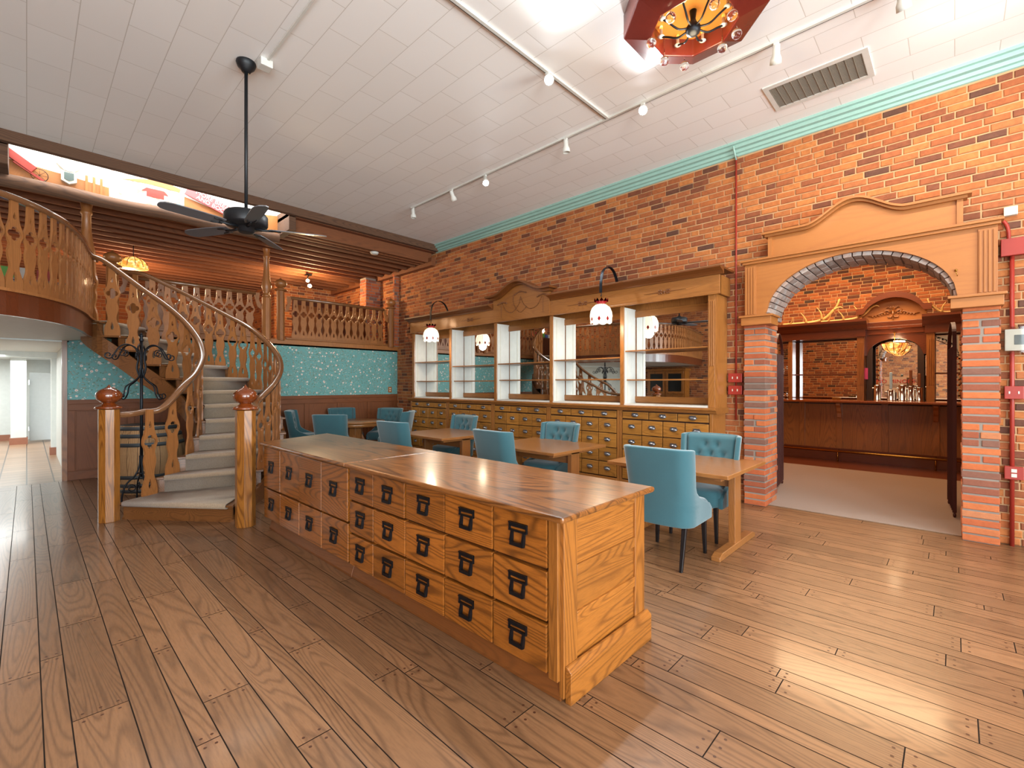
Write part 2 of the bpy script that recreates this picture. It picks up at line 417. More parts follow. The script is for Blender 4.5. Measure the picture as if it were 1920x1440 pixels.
# brick field on a vertical plane. O origin, U unit along, Nn normal to the viewer; holes(u,z)->True = skip
def bricks(mb, O, U, Nn, length, z0, z1, hole=None, bl=.205, bh=.062, gap=.0125, depth=.009, jit=.004, u_off=0, stack=False):
    O, U, Nn = Vector(O), Vector(U), Vector(Nn); Zv = Vector((0, 0, 1))
    row = 0; z = z0 + gap * .5
    while z + bh * .6 < z1:
        h = min(bh, z1 - z)
        u = -((row % 2) * (bl + gap) * .5 + R.random() * .06) + u_off
        while u < length:
            L = bl * R.uniform(.86, 1.06)
            if R.random() < .12: L = bl * .48
            a, b = max(u, 0), min(u + L, length)
            if b - a > .03 and not (hole and hole((a + b) / 2, z + h / 2)):
                rr = R.random(); d = depth + R.uniform(-jit, jit); e = .006
                j = lambda: R.uniform(-.0025, .0025)
                p = lambda uu, zz, dd: O + U * uu + Zv * zz + Nn * dd
                v = [p(a, z, -.005), p(b, z, -.005), p(b, z + h, -.005), p(a, z + h, -.005),
                     p(a + j() * .6, z + j(), d - e), p(b + j() * .6, z + j(), d - e), p(b + j() * .6, z + h + j(), d - e), p(a + j() * .6, z + h + j(), d - e),
                     p(a + e, z + e + j(), d), p(b - e, z + e + j(), d), p(b - e, z + h - e + j(), d), p(a + e, z + h - e + j(), d)]
                f = [(8, 9, 10, 11)]
                for q in range(4):
                    q2 = (q + 1) % 4; f += [(q, q2, 4 + q2, 4 + q), (4 + q, 4 + q2, 8 + q2, 8 + q)]
                mb.add(v, f, a=rr)
            u += L + gap
        z += bh + gap; row += 1
    return mb

# ================================================================ SETTING
XW, YF, ZC, ZM = 6.42, 10.1, 4.64, 2.42
# plank floor
m = MB(); m.box(-4.5, XW, -4.8, YF, -.06, -.004, mi=1)
widths = [.15, .09, .20]; x = -4.5; i = 0
while x < XW - .02:
    wd = widths[i % 3]; x1 = min(x + wd, XW); y = -4.8 - R.random() * 1.5
    while y < YF:
        L = R.uniform(.7, 1.9); a, b = max(y, -4.8), min(y + L, YF)
        if b - a > .05:
            g = .0026; m.add([(x + g, a + g, 0), (x1 - g, a + g, 0), (x1 - g, b - g, 0), (x + g, b - g, 0)], [(0, 1, 2, 3)])
            if x > -1.2 and b < 9:
                np_ = 3 if wd > .15 else 2
                for yy in (a + .035, b - .035):
                    for q in range(np_):
                        cx = x + wd * (q + .6) / (np_ + .2)
                        m.add([(cx + .007 * math.cos(t * PI / 4), yy + .007 * math.sin(t * PI / 4), .0006) for t in range(8)], [tuple(range(8))], mi=2)
        y += L
    x = x1; i += 1
struct('floor', m, None, mats=['floorw', 'gap', 'peg'])
m = MB().box(-4.5, .46, YF, 18.6, -.05, 0); struct('floor_hall', m, 'tile')
m = MB().box(XW, 10.05, -3, 4.6, -.05, .008); struct('floor_bar_carpet', m, 'barcarpet')
m = MB().box(10.05, 13, -3, 4.6, -.05, .0); struct('floor_bar', m, 'cherry_y')
# ceiling
m = MB().box(-4.5, XW, -4.8, 8.42, ZC, ZC + .1); struct('ceiling', m, 'ceil')
m = MB().box(XW, 13, -3, 4.6, ZC, ZC + .1); struct('ceiling_bar', m, 'ceil')
# arch geometry
AC, AHW, ASP, ARI = .82, .84, 2.36, .60
def arch_z(y, hw=AHW, ri=ARI):
    t = (y - AC) / hw
    return ASP + ri * math.sqrt(max(0, 1 - t * t))
# right brick wall with rectangular gap behind the portal
def hole_r(u, z):
    y = -4.8 + u
    return (-.19 < y < 1.82 and z < 2.4) or (AC - .84 < y < AC + .84 and z < 3.0)
m = bricks(MB(), (XW, -4.8, 0), (0, 1, 0), (-1, 0, 0), YF + 4.8, 0, 4.5, hole_r)
o = struct('wall_right', m, 'brick')
m = MB()
for (a, b, z0, z1) in ((-4.8, -.08, 0, ZC), (1.72, YF, 0, ZC), (-.08, 1.72, 3.0, ZC)): m.box(XW + .002, XW + .42, a, b, z0, z1)
struct('wall_right_core', m, 'mortar')
# mezzanine part of the right wall
m = bricks(MB(), (XW, YF, 0), (0, 1, 0), (-1, 0, 0), 3.5, ZM, 4.4); struct('wall_mezzanine_right', m, 'brick')
m = MB().box(XW + .002, XW + .42, YF, 13.6, 0, ZC + .3); struct('wall_mezzanine_right_core', m, 'mortar')
# papered wall below the mezzanine
m = MB().box(.44, XW, YF, YF + .15, 1.26, ZM - .04); struct('wall_back', m, 'paper')
m = MB().box(.44, XW, YF + .001, YF + .15, 0, 1.26); struct('wall_back_lower', m, 'wains_x')
# panelled wainscot
wn = thing('wainscot', 'dark walnut panelled wainscot under the teal wallpaper', 'wainscot', (.44, YF, 0))
m = MB().box(.44, XW - .02, YF - .035, YF, 1.20, 1.27).box(.44, XW - .02, YF - .02, YF, 1.10, 1.2).box(.44, XW - .02, YF - .025, YF, 0, .14)
obj('rail', m, 'wains_x', wn, bevel=.004)
xs = [.44 + .1 + k * .79 for k in range(8)]
for k in range(9):
    xa = .44 + k * .735; 
    if xa + .09 < XW: obj('stile', MB().box(xa, xa + .09, YF - .02, YF, .14, 1.1), 'wains_z', wn, bevel=.003)
    if k < 8:
        xb = xa + .735; m = MB()
        xb = min(xb, XW - .02); 
        fr = [(xa + .09, .14), (xb, .14), (xb, 1.1), (xa + .09, 1.1)]
        m.box(xa + .105, xb - .015, YF - .008, YF, .155, 1.085)
        obj('panel', m, 'wains_z', wn, bevel=.006)
tag(wn, kind='structure')
# mezzanine slab, trim, ceiling joists, walls
m = MB().box(.97, XW, YF, 13.6, ZM - .1, ZM).box(-4.5, 4.7, 13.6, 20, ZM - .1, ZM).box(-4.5, .97, YF, 13.6, ZM - .1, ZM); struct('floor_mezzanine', m, 'deck')
m = MB().box(.95, XW, YF - .05, YF + .02, ZM - .07, ZM + .03); struct('trim_1', m, 'bal', bevel=.008)
JB = 4.25
for k in range(22):
    y = 9.12 + k * .36
    if y > 16.9: break
    m = MB().box(-4.5, XW - .05 if y < 13.4 else 4.7, y, y + .05, JB, JB + .24); struct('trim_2_ceiling_joist' if k == 0 else 'trim_%d' % (k + 2), m, 'joist', bevel=.003)
for k in range(3):
    y = 8.62 + k * .17
    m = MB().box(3.32, XW - .05, y, y + .05, JB + .02, JB + .24); struct('trim_%d' % (k + 30), m, 'joist')
m = MB().box(3.2, XW, 8.5, 9.1, JB + .24, JB + .3).box(-4.5, XW, 9.1, 17, JB + .24, JB + .3).box(-4.5, -.16, 8.5, 9.1, JB + .24, JB + .3); struct('ceiling_mezzanine', m, 'deck')
m = MB().box(-4.5, XW, 8.40, 8.5, ZC - .14, ZC + .02); struct('trim_34', m, 'oldbeam', bevel=.006)
m = MB().box(3.2, 3.32, 8.5, 9.1, JB - .0, ZC); struct('trim_35', m, 'oldbeam', bevel=.006)
m = MB().box(-4.5, -.16, 8.5, 9.1, JB, ZC); struct('trim_36', m, 'oldbeam', bevel=.006)
m = MB().tube([(x_, 8.985 + .012 * math.sin(x_ * 3), 4.195 + .01 * math.sin(x_ * 5)) for x_ in [-4.5 + .35 * q for q in range(23)]], .085, 10, prof=None); struct('trim_37', m, 'oldbeam', bevel=.008)
m = MB().box(XW - .14, XW - .02, 8.5, 13.6, JB - .06, JB + .12); struct('trim_38', m, 'joist', bevel=.004)
# roof light well
m = MB().box(-.2, 3.24, 9.06, 9.14, JB - .02, 5.0).box(-.2, 3.24, 8.42, 8.48, ZC + .02, 5.0).box(-.24, -.16, 8.42, 9.14, ZC, 5.0).box(3.2, 3.28, 8.42, 9.14, ZC, 5.0).box(-.2, 3.24, 8.42, 9.14, 5.0, 5.05)
struct('wall_light_well', m, 'white')
# mezzanine far walls
m = bricks(MB(), (4.7, 13.5, 0), (1, 0, 0), (0, -1, 0), XW - 4.7, ZM, 4.4); bricks(m, (4.7, 13.5, 0), (0, 1, 0), (-1, 0, 0), 4.5, ZM, 4.4); struct('wall_mezzanine_back', m, 'brick')
m = MB().box(4.702, XW, 13.502, 18, 0, ZC); struct('wall_mezzanine_back_core', m, 'mortar')
m = bricks(MB(), (-4.5, 17, 0), (1, 0, 0), (0, -1, 0), 9.2, ZM, 4.4, bl=.3, bh=.09); struct('wall_mezzanine_far', m, 'brick')
m = MB().box(-4.5, 4.7, 17.01, 17.1, ZM, ZC); struct('wall_mezzanine_far_core', m, 'mortar')
m = bricks(MB(), (6.29, 10.03, 0), (1, 0, 0), (0, -1, 0), .13, ZM + .04, 4.38); m.box(6.295, XW, 10.032, 10.1, ZM + .03, 4.4, mi=1); bricks(m, (6.29, 10.03, 0), (0, 1, 0), (-1, 0, 0), .07, ZM + .04, 4.38); struct('wall_corner_pilaster', m, None, mats=['pbrick', 'pmortar'])
bp_ = thing('booth_partition', 'dark panelled booth partition upstairs behind the oak railing', 'partition', (5.1, 10.9, ZM))
obj('frame', MB().box(4.15, 5.95, 10.8, 10.86, ZM, 3.42), 'cherry_y', bp_, bevel=.004); obj('cap', MB().box(4.1, 6.0, 10.77, 10.89, 3.42, 3.46), 'cherry_y', bp_, bevel=.006)
for q in range(3): obj('panel', MB().box(4.23 + q * .58, 4.72 + q * .58, 10.785, 10.8, ZM + .12, 3.32), 'cherry_z', bp_, bevel=.005)
# brick pier upstairs at the right
m = bricks(MB(), (6.0, 10.9, 0), (1, 0, 0), (0, -1, 0), .41, ZM, 4.24); bricks(m, (6.0, 10.9, 0), (0, 1, 0), (-1, 0, 0), .3, ZM, 4.24)
m.box(6.0, XW, 10.902, 11.2, ZM, 4.25, mi=1); struct('wall_pier_upstairs', m, None, mats=['pbrick', 'pmortar'])
# left and rear walls of the shop
m = bricks(MB(), (-4.5, -4.8, 0), (0, 1, 0), (1, 0, 0), 22, 0, 4.6, lambda u, z: -4.15 < (-4.8 + u) < -1.05 and .75 < z < 3.25, bl=.21, bh=.068)
struct('wall_left', m, 'brick')
m = MB().box(-4.6, -4.502, -4.8, -4.1, 0, ZC).box(-4.6, -4.502, -1.1, 20, 0, ZC).box(-4.6, -4.502, -4.1, -1.1, 0, .8).box(-4.6, -4.502, -4.1, -1.1, 3.2, ZC); struct('wall_left_core', m, 'mortar')
m = MB()
for (a, b, z0, z1) in ((-4.5, -3.7, 0, ZC), (-.1, 1.4, 0, ZC), (5.0, XW, 0, ZC), (-3.7, -.1, 0, .6), (-3.7, -.1, 3.6, ZC), (1.4, 5.0, 0, .6), (1.4, 5.0, 3.6, ZC)): m.box(a, b, -4.8, -4.6, z0, z1)
struct('wall_front', m, 'white')
for n_, (a, b) in ((1, (-3.7, -.1)), (2, (1.4, 5.0))):
    m = MB().box(a, b, -4.75, -4.66, .6, .68).box(a, b, -4.75, -4.66, 3.52, 3.6)
    for q in range(4): xx = a + (b - a - .08) * q / 3; m.box(xx, xx + .08, -4.75, -4.66, .6, 3.6)
    struct('window_%d' % n_, m, 'hutch_z')
m = MB().box(-4.58, -4.5, -4.1, -1.1, .8, .88).box(-4.58, -4.5, -4.1, -1.1, 3.12, 3.2)
for q in range(4): m.box(-4.58, -4.5, -4.1 + q * .973, -4.02 + q * .973, .8, 3.2)
struct('window_3', m, 'hutch_z')
# mint crown moulding
m = MB().extrude([(XW - .13, ZC), (XW - .13, ZC - .03), (XW - .10, ZC - .035), (XW - .10, ZC - .075), (XW - .055, ZC - .08), (XW - .05, ZC - .115), (XW - .02, ZC - .12), (XW - .02, ZC - .15), (XW, ZC - .155), (XW, ZC)], 'y', -4.8, 8.5)
struct('trim_39', m, 'mint')
# hall behind
m = MB().box(-4.5, .46, YF, 18.6, 2.18, 2.22); struct('ceiling_hall', m, 'hallwhite')
m = MB().box(-4.5, .9, 18.4, 18.6, 0, 2.2).box(-4.5, -4.4, YF, 18.6, 0, 2.2); struct('wall_hall_back', m, 'hallwhite')
m = MB().box(.44, .5, YF + .152, 14.2, 0, 2.2).box(.5, .9, 14.2, 14.26, 0, 2.2).box(.86, .9, 14.2, 18.4, 0, 2.2); struct('wall_hall_right', m, 'hallwhite')
m = MB().box(.5, .9, 10.2, 14.2, 0, ZM); struct('wall_hall_core', m, 'hallwhite')
m = MB().box(.36, .58, 14.0, 14.2, 0, 2.2); struct('wall_hall_jamb', m, 'hallwhite', bevel=.01)
m = MB().box(.34, .60, 13.98, 14.22, 0, .16); struct('baseboard_jamb', m, 'tilebase')
m = MB().box(-.28, -.0, 17.0, 17.25, 0, 2.2); struct('wall_hall_column', m, 'hallwhite', bevel=.01)
m = MB().box(-.3, .02, 16.98, 17.27, 0, .17); struct('baseboard_column', m, 'tilebase')
m = MB().box(-4.4, -.3, 18.36, 18.4, 0, .16); struct('baseboard_hall', m, 'tilebase')
m = MB().box(-4.5, .46, 13.6, 13.75, 2.06, 2.2); struct('trim_40', m, 'hallwhite')
m = MB().box(.38, .44, YF - .03, YF + .15, 0, 2.2); struct('trim_41', m, 'cherry_z')
fz = thing('freezer_door', 'tall pale grey metal door panel standing at the end of the white hall', 'door', (.35, 17.4, 0))
obj('panel', MB().box(.05, .84, 17.4, 17.5, .04, 1.82), 'fridge', fz, bevel=.01)
obj('hinge', MB().box(.03, .05, 17.38, 17.42, .3, .42).box(.03, .05, 17.38, 17.42, 1.5, 1.62), 'chrome', fz)
lamp('hall_light', 'AREA', (-1.3, 13.2, 2.1), 80, (.97, 1, .98), 2.0, (0, 0, 0), 4.0)
lamp('hall_light', 'AREA', (-.8, 16.4, 2.1), 60, (.97, 1, .98), 1.6, (0, 0, 0), 2.0)
# bar room shell
m = bricks(MB(), (XW + .42, 1.74, 0), (0, 1, 0), (1, 0, 0), 2.8, 0, 4.6); bricks(m, (XW + .42, -3, 0), (0, 1, 0), (1, 0, 0), 2.9, 0, 4.6); bricks(m, (XW + .42, -.1, 0), (0, 1, 0), (1, 0, 0), 1.84, 3.05, 4.6); struct('wall_bar_front', m, 'bbrick')
m = bricks(MB(), (12.95, -3, 0), (0, 1, 0), (-1, 0, 0), 7.6, 1.0, 4.6, bl=.21); struct('wall_bar_back', m, 'bbrick')
m = MB().box(12.952, 13.05, -3, 4.6, 0, ZC); struct('wall_bar_back_core', m, 'mortar')
m = MB().box(XW + .42, 13, 4.6, 4.7, 0, ZC).box(XW + .42, 13, -3.1, -3, 0, ZC); struct('wall_bar_sides', m, 'brick')

# ================================================================ PORTAL AND PILLARS
def pillar(name, y0, y1, inner, label):
    t = thing(name, label, 'pillar', (6.52, (y0 + y1) / 2, 0))
    m = MB(); z = .004; row = 0
    while z < 2.24:
        h = .059
        segs = [(y0, y1)] if R.random() < .7 else [(y0, (y0 + y1) / 2 - .006 + R.uniform(-.02, .02)), ((y0 + y1) / 2 + .006, y1)]
        for a, b in segs:
            j = lambda: R.uniform(-.006, .006)
            fx = 6.3 + R.uniform(-.007, .006)
            m.box(fx, fx + .11 + (.1 if row % 2 else 0), a + j(), b + j(), z, z + h)
        xa = 6.3 + (.215 if row % 2 else .11)
        while xa < 6.8:
            xb = min(xa + .2, 6.84); jj = R.uniform(-.005, .005)
            m.box(xa + .012, xb, y0 + jj, y1 + jj, z, z + h); xa = xb
        z += h + .0175; row += 1
    obj('brickwork', m, 'pbrick', t, bevel=.006)
    obj('mortar', MB().box(6.309, 6.835, y0 + .007, y1 - .007, 0, 2.25), 'pmortar', t)
    tag(t, kind='structure'); return t
pillar('wall_pillar_left', 1.69, 1.94, 1.69, 'red brick pillar left of the arched opening beside the drawer cabinets')
pillar('wall_pillar_right', -.31, -.05, -.05, 'red brick pillar right of the arched opening')
m = MB()
NB = 30
for k in range(NB):
    t0, t1 = PI * k / NB, PI * (k + 1) / NB - .012
    for (xa, xb) in ((6.26, 6.46), (6.47, 6.66), (6.67, 6.84)):
        j = R.uniform(-.006, .006)
        vs = []
        for xx in (xa, xb):
            for (t_, ex) in ((t0, 0), (t1, 0), (t1, .1), (t0, .1)):
                vs.append((xx, AC - (AHW - .02 + ex + j) * math.cos(t_), ASP - .04 + (ARI + ex + j) * math.sin(t_)))
        m.add(vs, [(0, 1, 2, 3), (4, 7, 6, 5), (0, 4, 5, 1), (1, 5, 6, 2), (2, 6, 7, 3), (3, 7, 4, 0)])
struct('wall_arch_brickwork', m, 'abrick', bevel=.004)
# wall mass above the arch between front and bar room
N_ = 24; pts = [(AC - (AHW + .06) * math.cos(PI * k / N_), ASP - .02 + (ARI + .05) * math.sin(PI * k / N_)) for k in range(N_ + 1)]
m = MB()
for k in range(N_):
    (ya, za), (yb, zb) = pts[k], pts[k + 1]
    m.box(6.43, 6.84, ya, yb, min(za, zb), 3.1)
struct('wall_arch_core', m, 'pmortar')
pt = thing('arch_portal', 'orange pine portal with curved pediment above the arched bar opening', 'door surround', (6.25, AC, 2.2))
def band_poly(f_lo, f_hi, y0, y1, n, x0, x1, **k):
    mm = MB(); ys = [y0 + (y1 - y0) * i / n for i in range(n + 1)]
    vs = [(x0, y, f_lo(y)) for y in ys] + [(x0, y, f_hi(y)) for y in ys] + [(x1, y, f_lo(y)) for y in ys] + [(x1, y, f_hi(y)) for y in ys]
    q = n + 1; fs = []
    for i in range(n):
        fs += [(i, i + 1, q + i + 1, q + i), (2 * q + i, 3 * q + i, 3 * q + i + 1, 2 * q + i + 1), (i, 2 * q + i, 2 * q + i + 1, i + 1), (q + i, q + i + 1, 3 * q + i + 1, 3 * q + i)]
    fs += [(0, q, 3 * q, 2 * q), (n, 2 * q + n, 3 * q + n, q + n)]
    mm.add(vs, fs, **k); return mm
m = band_poly(lambda y: max(2.36, arch_z(y, AHW - .0, ARI)) if abs(y - AC) < AHW else 2.36, lambda y: 3.0, -.29, 1.90, 90, 6.22, 6.27)
obj('arch_board', m, 'portal_y', pt)
for ys in ((-.29, -.16), (1.77, 1.9)):
    m = MB().box(6.205, 6.22, ys[0], ys[1], 2.36, 2.98)
    for q in range(4): yy = ys[0] + .012 + q * .031; m.box(6.196, 6.205, yy, yy + .018, 2.38, 2.96)
    obj('fluted_pilaster', m, 'portal_z', pt, bevel=.002)
for (a, b) in ((-.33, .03), (1.60, 1.94)):
    m = MB().box(6.19, 6.5, a, b, 2.25, 2.345).box(6.165, 6.52, a - .02, b + .02, 2.345, 2.37)
    obj('capital', m, 'portal_y', pt, bevel=.004)
m = MB().box(6.18, 6.27, -.31, 1.92, 3.0, 3.03).box(6.16, 6.27, -.33, 1.94, 3.03, 3.055)
obj('cornice', m, 'portal_y', pt, bevel=.004)
def ped(y):
    t = (y - .80) / .46
    return 3.31 + (.20 * (math.cos(PI * t) + 1) / 2 if abs(t) < 1 else 0)
obj('pediment_board', band_poly(lambda y: 3.055, ped, -.06, 1.64, 60, 6.235, 6.28), 'portal_y', pt)
obj('pediment_end_strip', MB().box(6.215, 6.235, -.06, -.015, 3.055, 3.31), 'portal_z', pt); obj('pediment_end_strip', MB().box(6.215, 6.235, 1.595, 1.64, 3.055, 3.31), 'portal_z', pt)
m = band_poly(lambda y: ped(y) - .01, lambda y: ped(y) + .018, -.09, 1.67, 64, 6.19, 6.3); obj('pediment_moulding', m, 'portal_y', pt)
m2 = band_poly(lambda y: ped(y) + .018, lambda y: ped(y) + .042, -.12, 1.70, 64, 6.155, 6.3); obj('pediment_moulding', m2, 'portal_y', pt)
hk = tag(obj('hook', MB().sphere((6.21, .02 - .03, 2.62), .012).tube([(6.2, -.01, 2.62), (6.18, -.01, 2.6), (6.17, -.015, 2.575), (6.185, -.02, 2.56), (6.2, -.02, 2.575)], .003), 'brass'), 'small brass cup hook screwed into the pine portal', 'hook')

# ================================================================ STAIR DATA
INN = [(.75, 6.75), (1.07, 6.95), (1.31, 7.10), (1.52, 7.40), (1.65, 7.66), (1.68, 7.88), (1.63, 8.08), (1.52, 8.25), (1.35, 8.40), (1.13, 8.54), (.92, 8.66), (.70, 8.78)]
OUT = [(1.56, 5.74), (2.13, 6.60), (2.42, 6.90), (2.64, 7.22), (2.76, 7.58), (2.80, 7.98), (2.77, 8.38), (2.66, 8.72), (2.40, 9.02), (2.09, 9.24), (1.75, 9.42), (1.34, 9.58)]
RS = ZM / 12
zs = [RS * (i + 1) for i in range(12)]
st = thing('staircase', 'curved carpeted staircase rising to the mezzanine beside the barrel', 'staircase', (1.5, 7.5, 0))
INN2 = INN + [(.55, 9.05)]; OUT2 = OUT + [(.97, 9.95)]
def V2(p): return Vector((p[0], p[1], 0))
for i in range(12):
    a, b = V2(INN[i]), V2(OUT[i]); a2, b2 = V2(INN2[i + 1]), V2(OUT2[i + 1])
    side = (b - a).normalized(); fwd = Vector((-side.y, side.x, 0))
    if fwd.dot((a2 + b2) / 2 - (a + b) / 2) < 0: fwd = -fwd
    z = zs[i]; no = .035
    # wooden tread
    q = [a - fwd * no - side * .03, b - fwd * no + side * .03, b2 + side * .02, a2 - side * .03]
    m = MB().add([(p.x, p.y, z - .035) for p in q] + [(p.x, p.y, z - .008) for p in q], [(3, 2, 1, 0), (4, 5, 6, 7), (0, 1, 5, 4), (1, 2, 6, 5), (2, 3, 7, 6), (3, 0, 4, 7)])
    obj('tread', m, 'stringer', st, bevel=.006)
    # riser
    q0 = [a, b, b + fwd * .02, a + fwd * .02]; zb = z - RS
    m = MB().add([(p.x, p.y, zb) for p in q0] + [(p.x, p.y, z - .035) for p in q0], [(3, 2, 1, 0), (4, 5, 6, 7), (0, 1, 5, 4), (1, 2, 6, 5), (2, 3, 7, 6), (3, 0, 4, 7)])
    obj('riser', m, 'stringer', st)
    # carpet piece: top, rounded nose, riser
    ins = .09 if i else .04
    ca, cb = a + side * ins, b - side * ins; ca2, cb2 = a2 + (b2 - a2).normalized() * ins, b2 - (b2 - a2).normalized() * ins
    prof = [(None, z + .008)]
    A_, B_ = [], []
    A_.append(Vector((ca2.x, ca2.y, z + .008))); B_.append(Vector((cb2.x, cb2.y, z + .008)))
    for t in range(7):
        an = PI / 2 - PI * t / 6; off = -fwd * (no + .026 * math.cos(an)); zz = z - .018 + .026 * math.sin(an)
        A_.append(Vector((ca.x, ca.y, zz)) + off); B_.append(Vector((cb.x, cb.y, zz)) + off)
    if i:
        for zz in (z - .05, zb + .01):
            A_.append(Vector((ca.x, ca.y, zz)) - fwd * .010); B_.append(Vector((cb.x, cb.y, zz)) - fwd * .010)
    else:
        A_.append(Vector((ca.x, ca.y, z - .036)) - fwd * .002); B_.append(Vector((cb.x, cb.y, z - .036)) - fwd * .002)
    m = MB().strip(A_, B_, smooth=True); c = obj('carpet', m, 'carpet', st, solid=.012)
# stringers
def stringer(P_, w_in):
    A_, B_, C_, D_ = [], [], [], []
    sm = smooth_curve([(p[0], p[1], 0) for p in P_], 4); n = len(sm)
    out = MB(); top, bot = [], []
    for k, p in enumerate(sm):
        f = k / 4; z = RS * (f + .0)
        top.append(Vector((p.x, p.y, z + .02 if f < 11 else ZM - .05))); bot.append(Vector((p.x, p.y, max(0, z - .27))))
    out.strip(top, bot); return out
SI = stringer(INN2, 0); SO = stringer(OUT2, 0)
obj('stringer', SI, 'stringer', st, solid=.04); obj('stringer', SO, 'stringer', st, solid=.04)
si = smooth_curve([(p[0], p[1], 0) for p in INN2], 4); so = smooth_curve([(p[0], p[1], 0) for p in OUT2], 4)
A_ = [Vector((p.x, p.y, max(.01, RS * k / 4 - .24))) for k, p in enumerate(si)]; B_ = [Vector((p.x, p.y, max(.01, RS * k / 4 - .24))) for k, p in enumerate(so)]
obj('soffit', MB().strip(A_[4:], B_[4:], smooth=True), 'stringer', st, solid=.02)
# landing
m = MB().add([(.70, 8.8, ZM - .08), (1.34, 9.6, ZM - .08), (.97, YF, ZM - .08), (.3, YF, ZM - .08), (.3, 9.2, ZM - .08)] + [(.70, 8.8, ZM), (1.34, 9.6, ZM), (.97, YF, ZM), (.3, YF, ZM), (.3, 9.2, ZM)],
             [(4, 3, 2, 1, 0), (5, 6, 7, 8, 9)] + [(i, (i + 1) % 5, 5 + (i + 1) % 5, 5 + i) for i in range(5)])
struct('floor_landing', m, 'carpet')

# ---------------------------------------------------------------- sawn baluster
def mirror_outline(half):
    return [(w_, t) for w_, t in half] + [(-w_, t) for w_, t in reversed(half)]
hwp = [(0, 78), (.07, 78), (.13, 72), (.20, 52), (.25, 41), (.30, 44), (.36, 57), (.42, 62), (.47, 55), (.51, 49), (.56, 60), (.60, 75), (.635, 78), (.68, 72), (.74, 52), (.80, 42), (.88, 37), (1.0, 35)]
half = []
cv = smooth_curve([(w_, t * 1000, 0) for t, w_ in hwp], 3)
for p in cv: half.append((p.x / 1000 * 1.22, p.y / 1000))
def tear(c, h, w_):
    pts = []
    for k in range(16):
        t = 2 * PI * k / 16; yy = -math.cos(t); xx = math.sin(t) * (1 - (yy + 1) / 2 * .75)
        pts.append((xx * w_ / 2, c + yy * h / 2))
    return pts
def quatre(c, r):
    pts = []
    for k in range(40):
        t = 2 * PI * k / 40; rr = r * (.62 + .38 * abs(math.cos(2 * t)) ** .7)
        pts.append((rr * math.cos(t), c + rr * math.sin(t)))
    return pts
bal_me = curve2d_mesh('baluster', [mirror_outline(half), tear(.15, .115, .062), quatre(.63, .078), tear(.83, .08, .048)], .011)
bal_me.materials.clear(); bal_me.materials.append(M['bal'])
bal_me.transform(Matrix(((1, 0, 0, 0), (0, 0, -1, 0), (0, 1, 0, 0), (0, 0, 0, 1))))  # outline now in x,z
def baluster(parent, p, z0, z1, ang, wscale=1.0):
    o = bpy.data.objects.new('baluster', bal_me); col.objects.link(o); o.parent = parent
    o.location = Vector((p[0], p[1], z0)) - wloc(parent); o.rotation_euler = (0, 0, ang); o.scale = (wscale, 1, z1 - z0)
    return o
RAILP = [(-.034, -.028), (.034, -.028), (.036, -.012), (.044, .0), (.040, .02), (.022, .034), (0, .038), (-.022, .034), (-.040, .02), (-.044, 0), (-.036, -.012)]
def handrail(parent, pts, up=(0, 0, 1), n=5):
    return obj('handrail', MB().tube(smooth_curve(pts, n), 1.0, prof=RAILP, up=up), 'rail', parent)
RH = .90
# inner (left) stair balustrade
bi = thing('stair_balustrade', 'inner stair balustrade with sawn oak balusters, left of the carpeted steps', 'balustrade', (.65, 6.8, 0))
def inset(A, B, i, d):
    a, b = Vector(A[i]), Vector(B[i]); return a + (b - a).normalized() * d
rail = [(.66, 6.80, 1.17), (.80, 6.84, 1.17), (.95, 6.93, 1.19)]
for i in range(1, 12):
    p = inset(INN, OUT, i, .06); rail.append((p.x, p.y, zs[i] + RH - .02 - (.06 if i == 1 else 0)))
rail.append((.60, 8.93, ZM + RH + .02)); rail.append((.50, 9.02, ZM + RH + .03))
handrail(bi, rail)
for i in range(0, 12):
    a, b = inset(INN2, OUT2, i, .06), inset(INN2, OUT2, i + 1, .06)
    f = .5 if i else .62
    p = a.lerp(b, f); d = b - a
    zt = (rail[i + 2][2] + rail[min(i + 3, len(rail) - 1)][2]) / 2 - .02 if i else 1.22
    baluster(bi, (p.x, p.y), zs[i] - .008, zt, math.atan2(d.y, d.x), .98)
# outer (right) stair balustrade
bo = thing('stair_balustrade', 'outer stair balustrade with paired sawn oak balusters along the wallpaper side', 'balustrade', (1.62, 5.52, 0))
rail = [(1.63, 5.55, 1.18), (1.86, 5.92, 1.20)]
orp = []
for i in range(1, 12):
    p = inset(OUT, INN, i, .05); orp.append(p); rail.append((p.x, p.y, zs[i] + RH - .02))
rail += [(1.12, 9.80, ZM + RH + .02), (1.0, 9.92, ZM + RH + .02)]
rr_ = smooth_curve(rail, 8)
obj('handrail', MB().tube(rr_, 1.0, prof=RAILP), 'rail', bo)
def rail_z(p):
    return min(rr_, key=lambda q: (q.x - p.x) ** 2 + (q.y - p.y) ** 2).z
for i in range(0, 12):
    a, b = inset(OUT2, INN2, i, .05), inset(OUT2, INN2, i + 1, .05)
    if i == 0: a = Vector((1.72, 5.75))
    for f in (.25, .72):
        p = a.lerp(b, f); d = b - a
        if i == 11 and f > .5: continue
        baluster(bo, (p.x, p.y), zs[i] - .008, rail_z(p) - .02, math.atan2(d.y, d.x), .86)
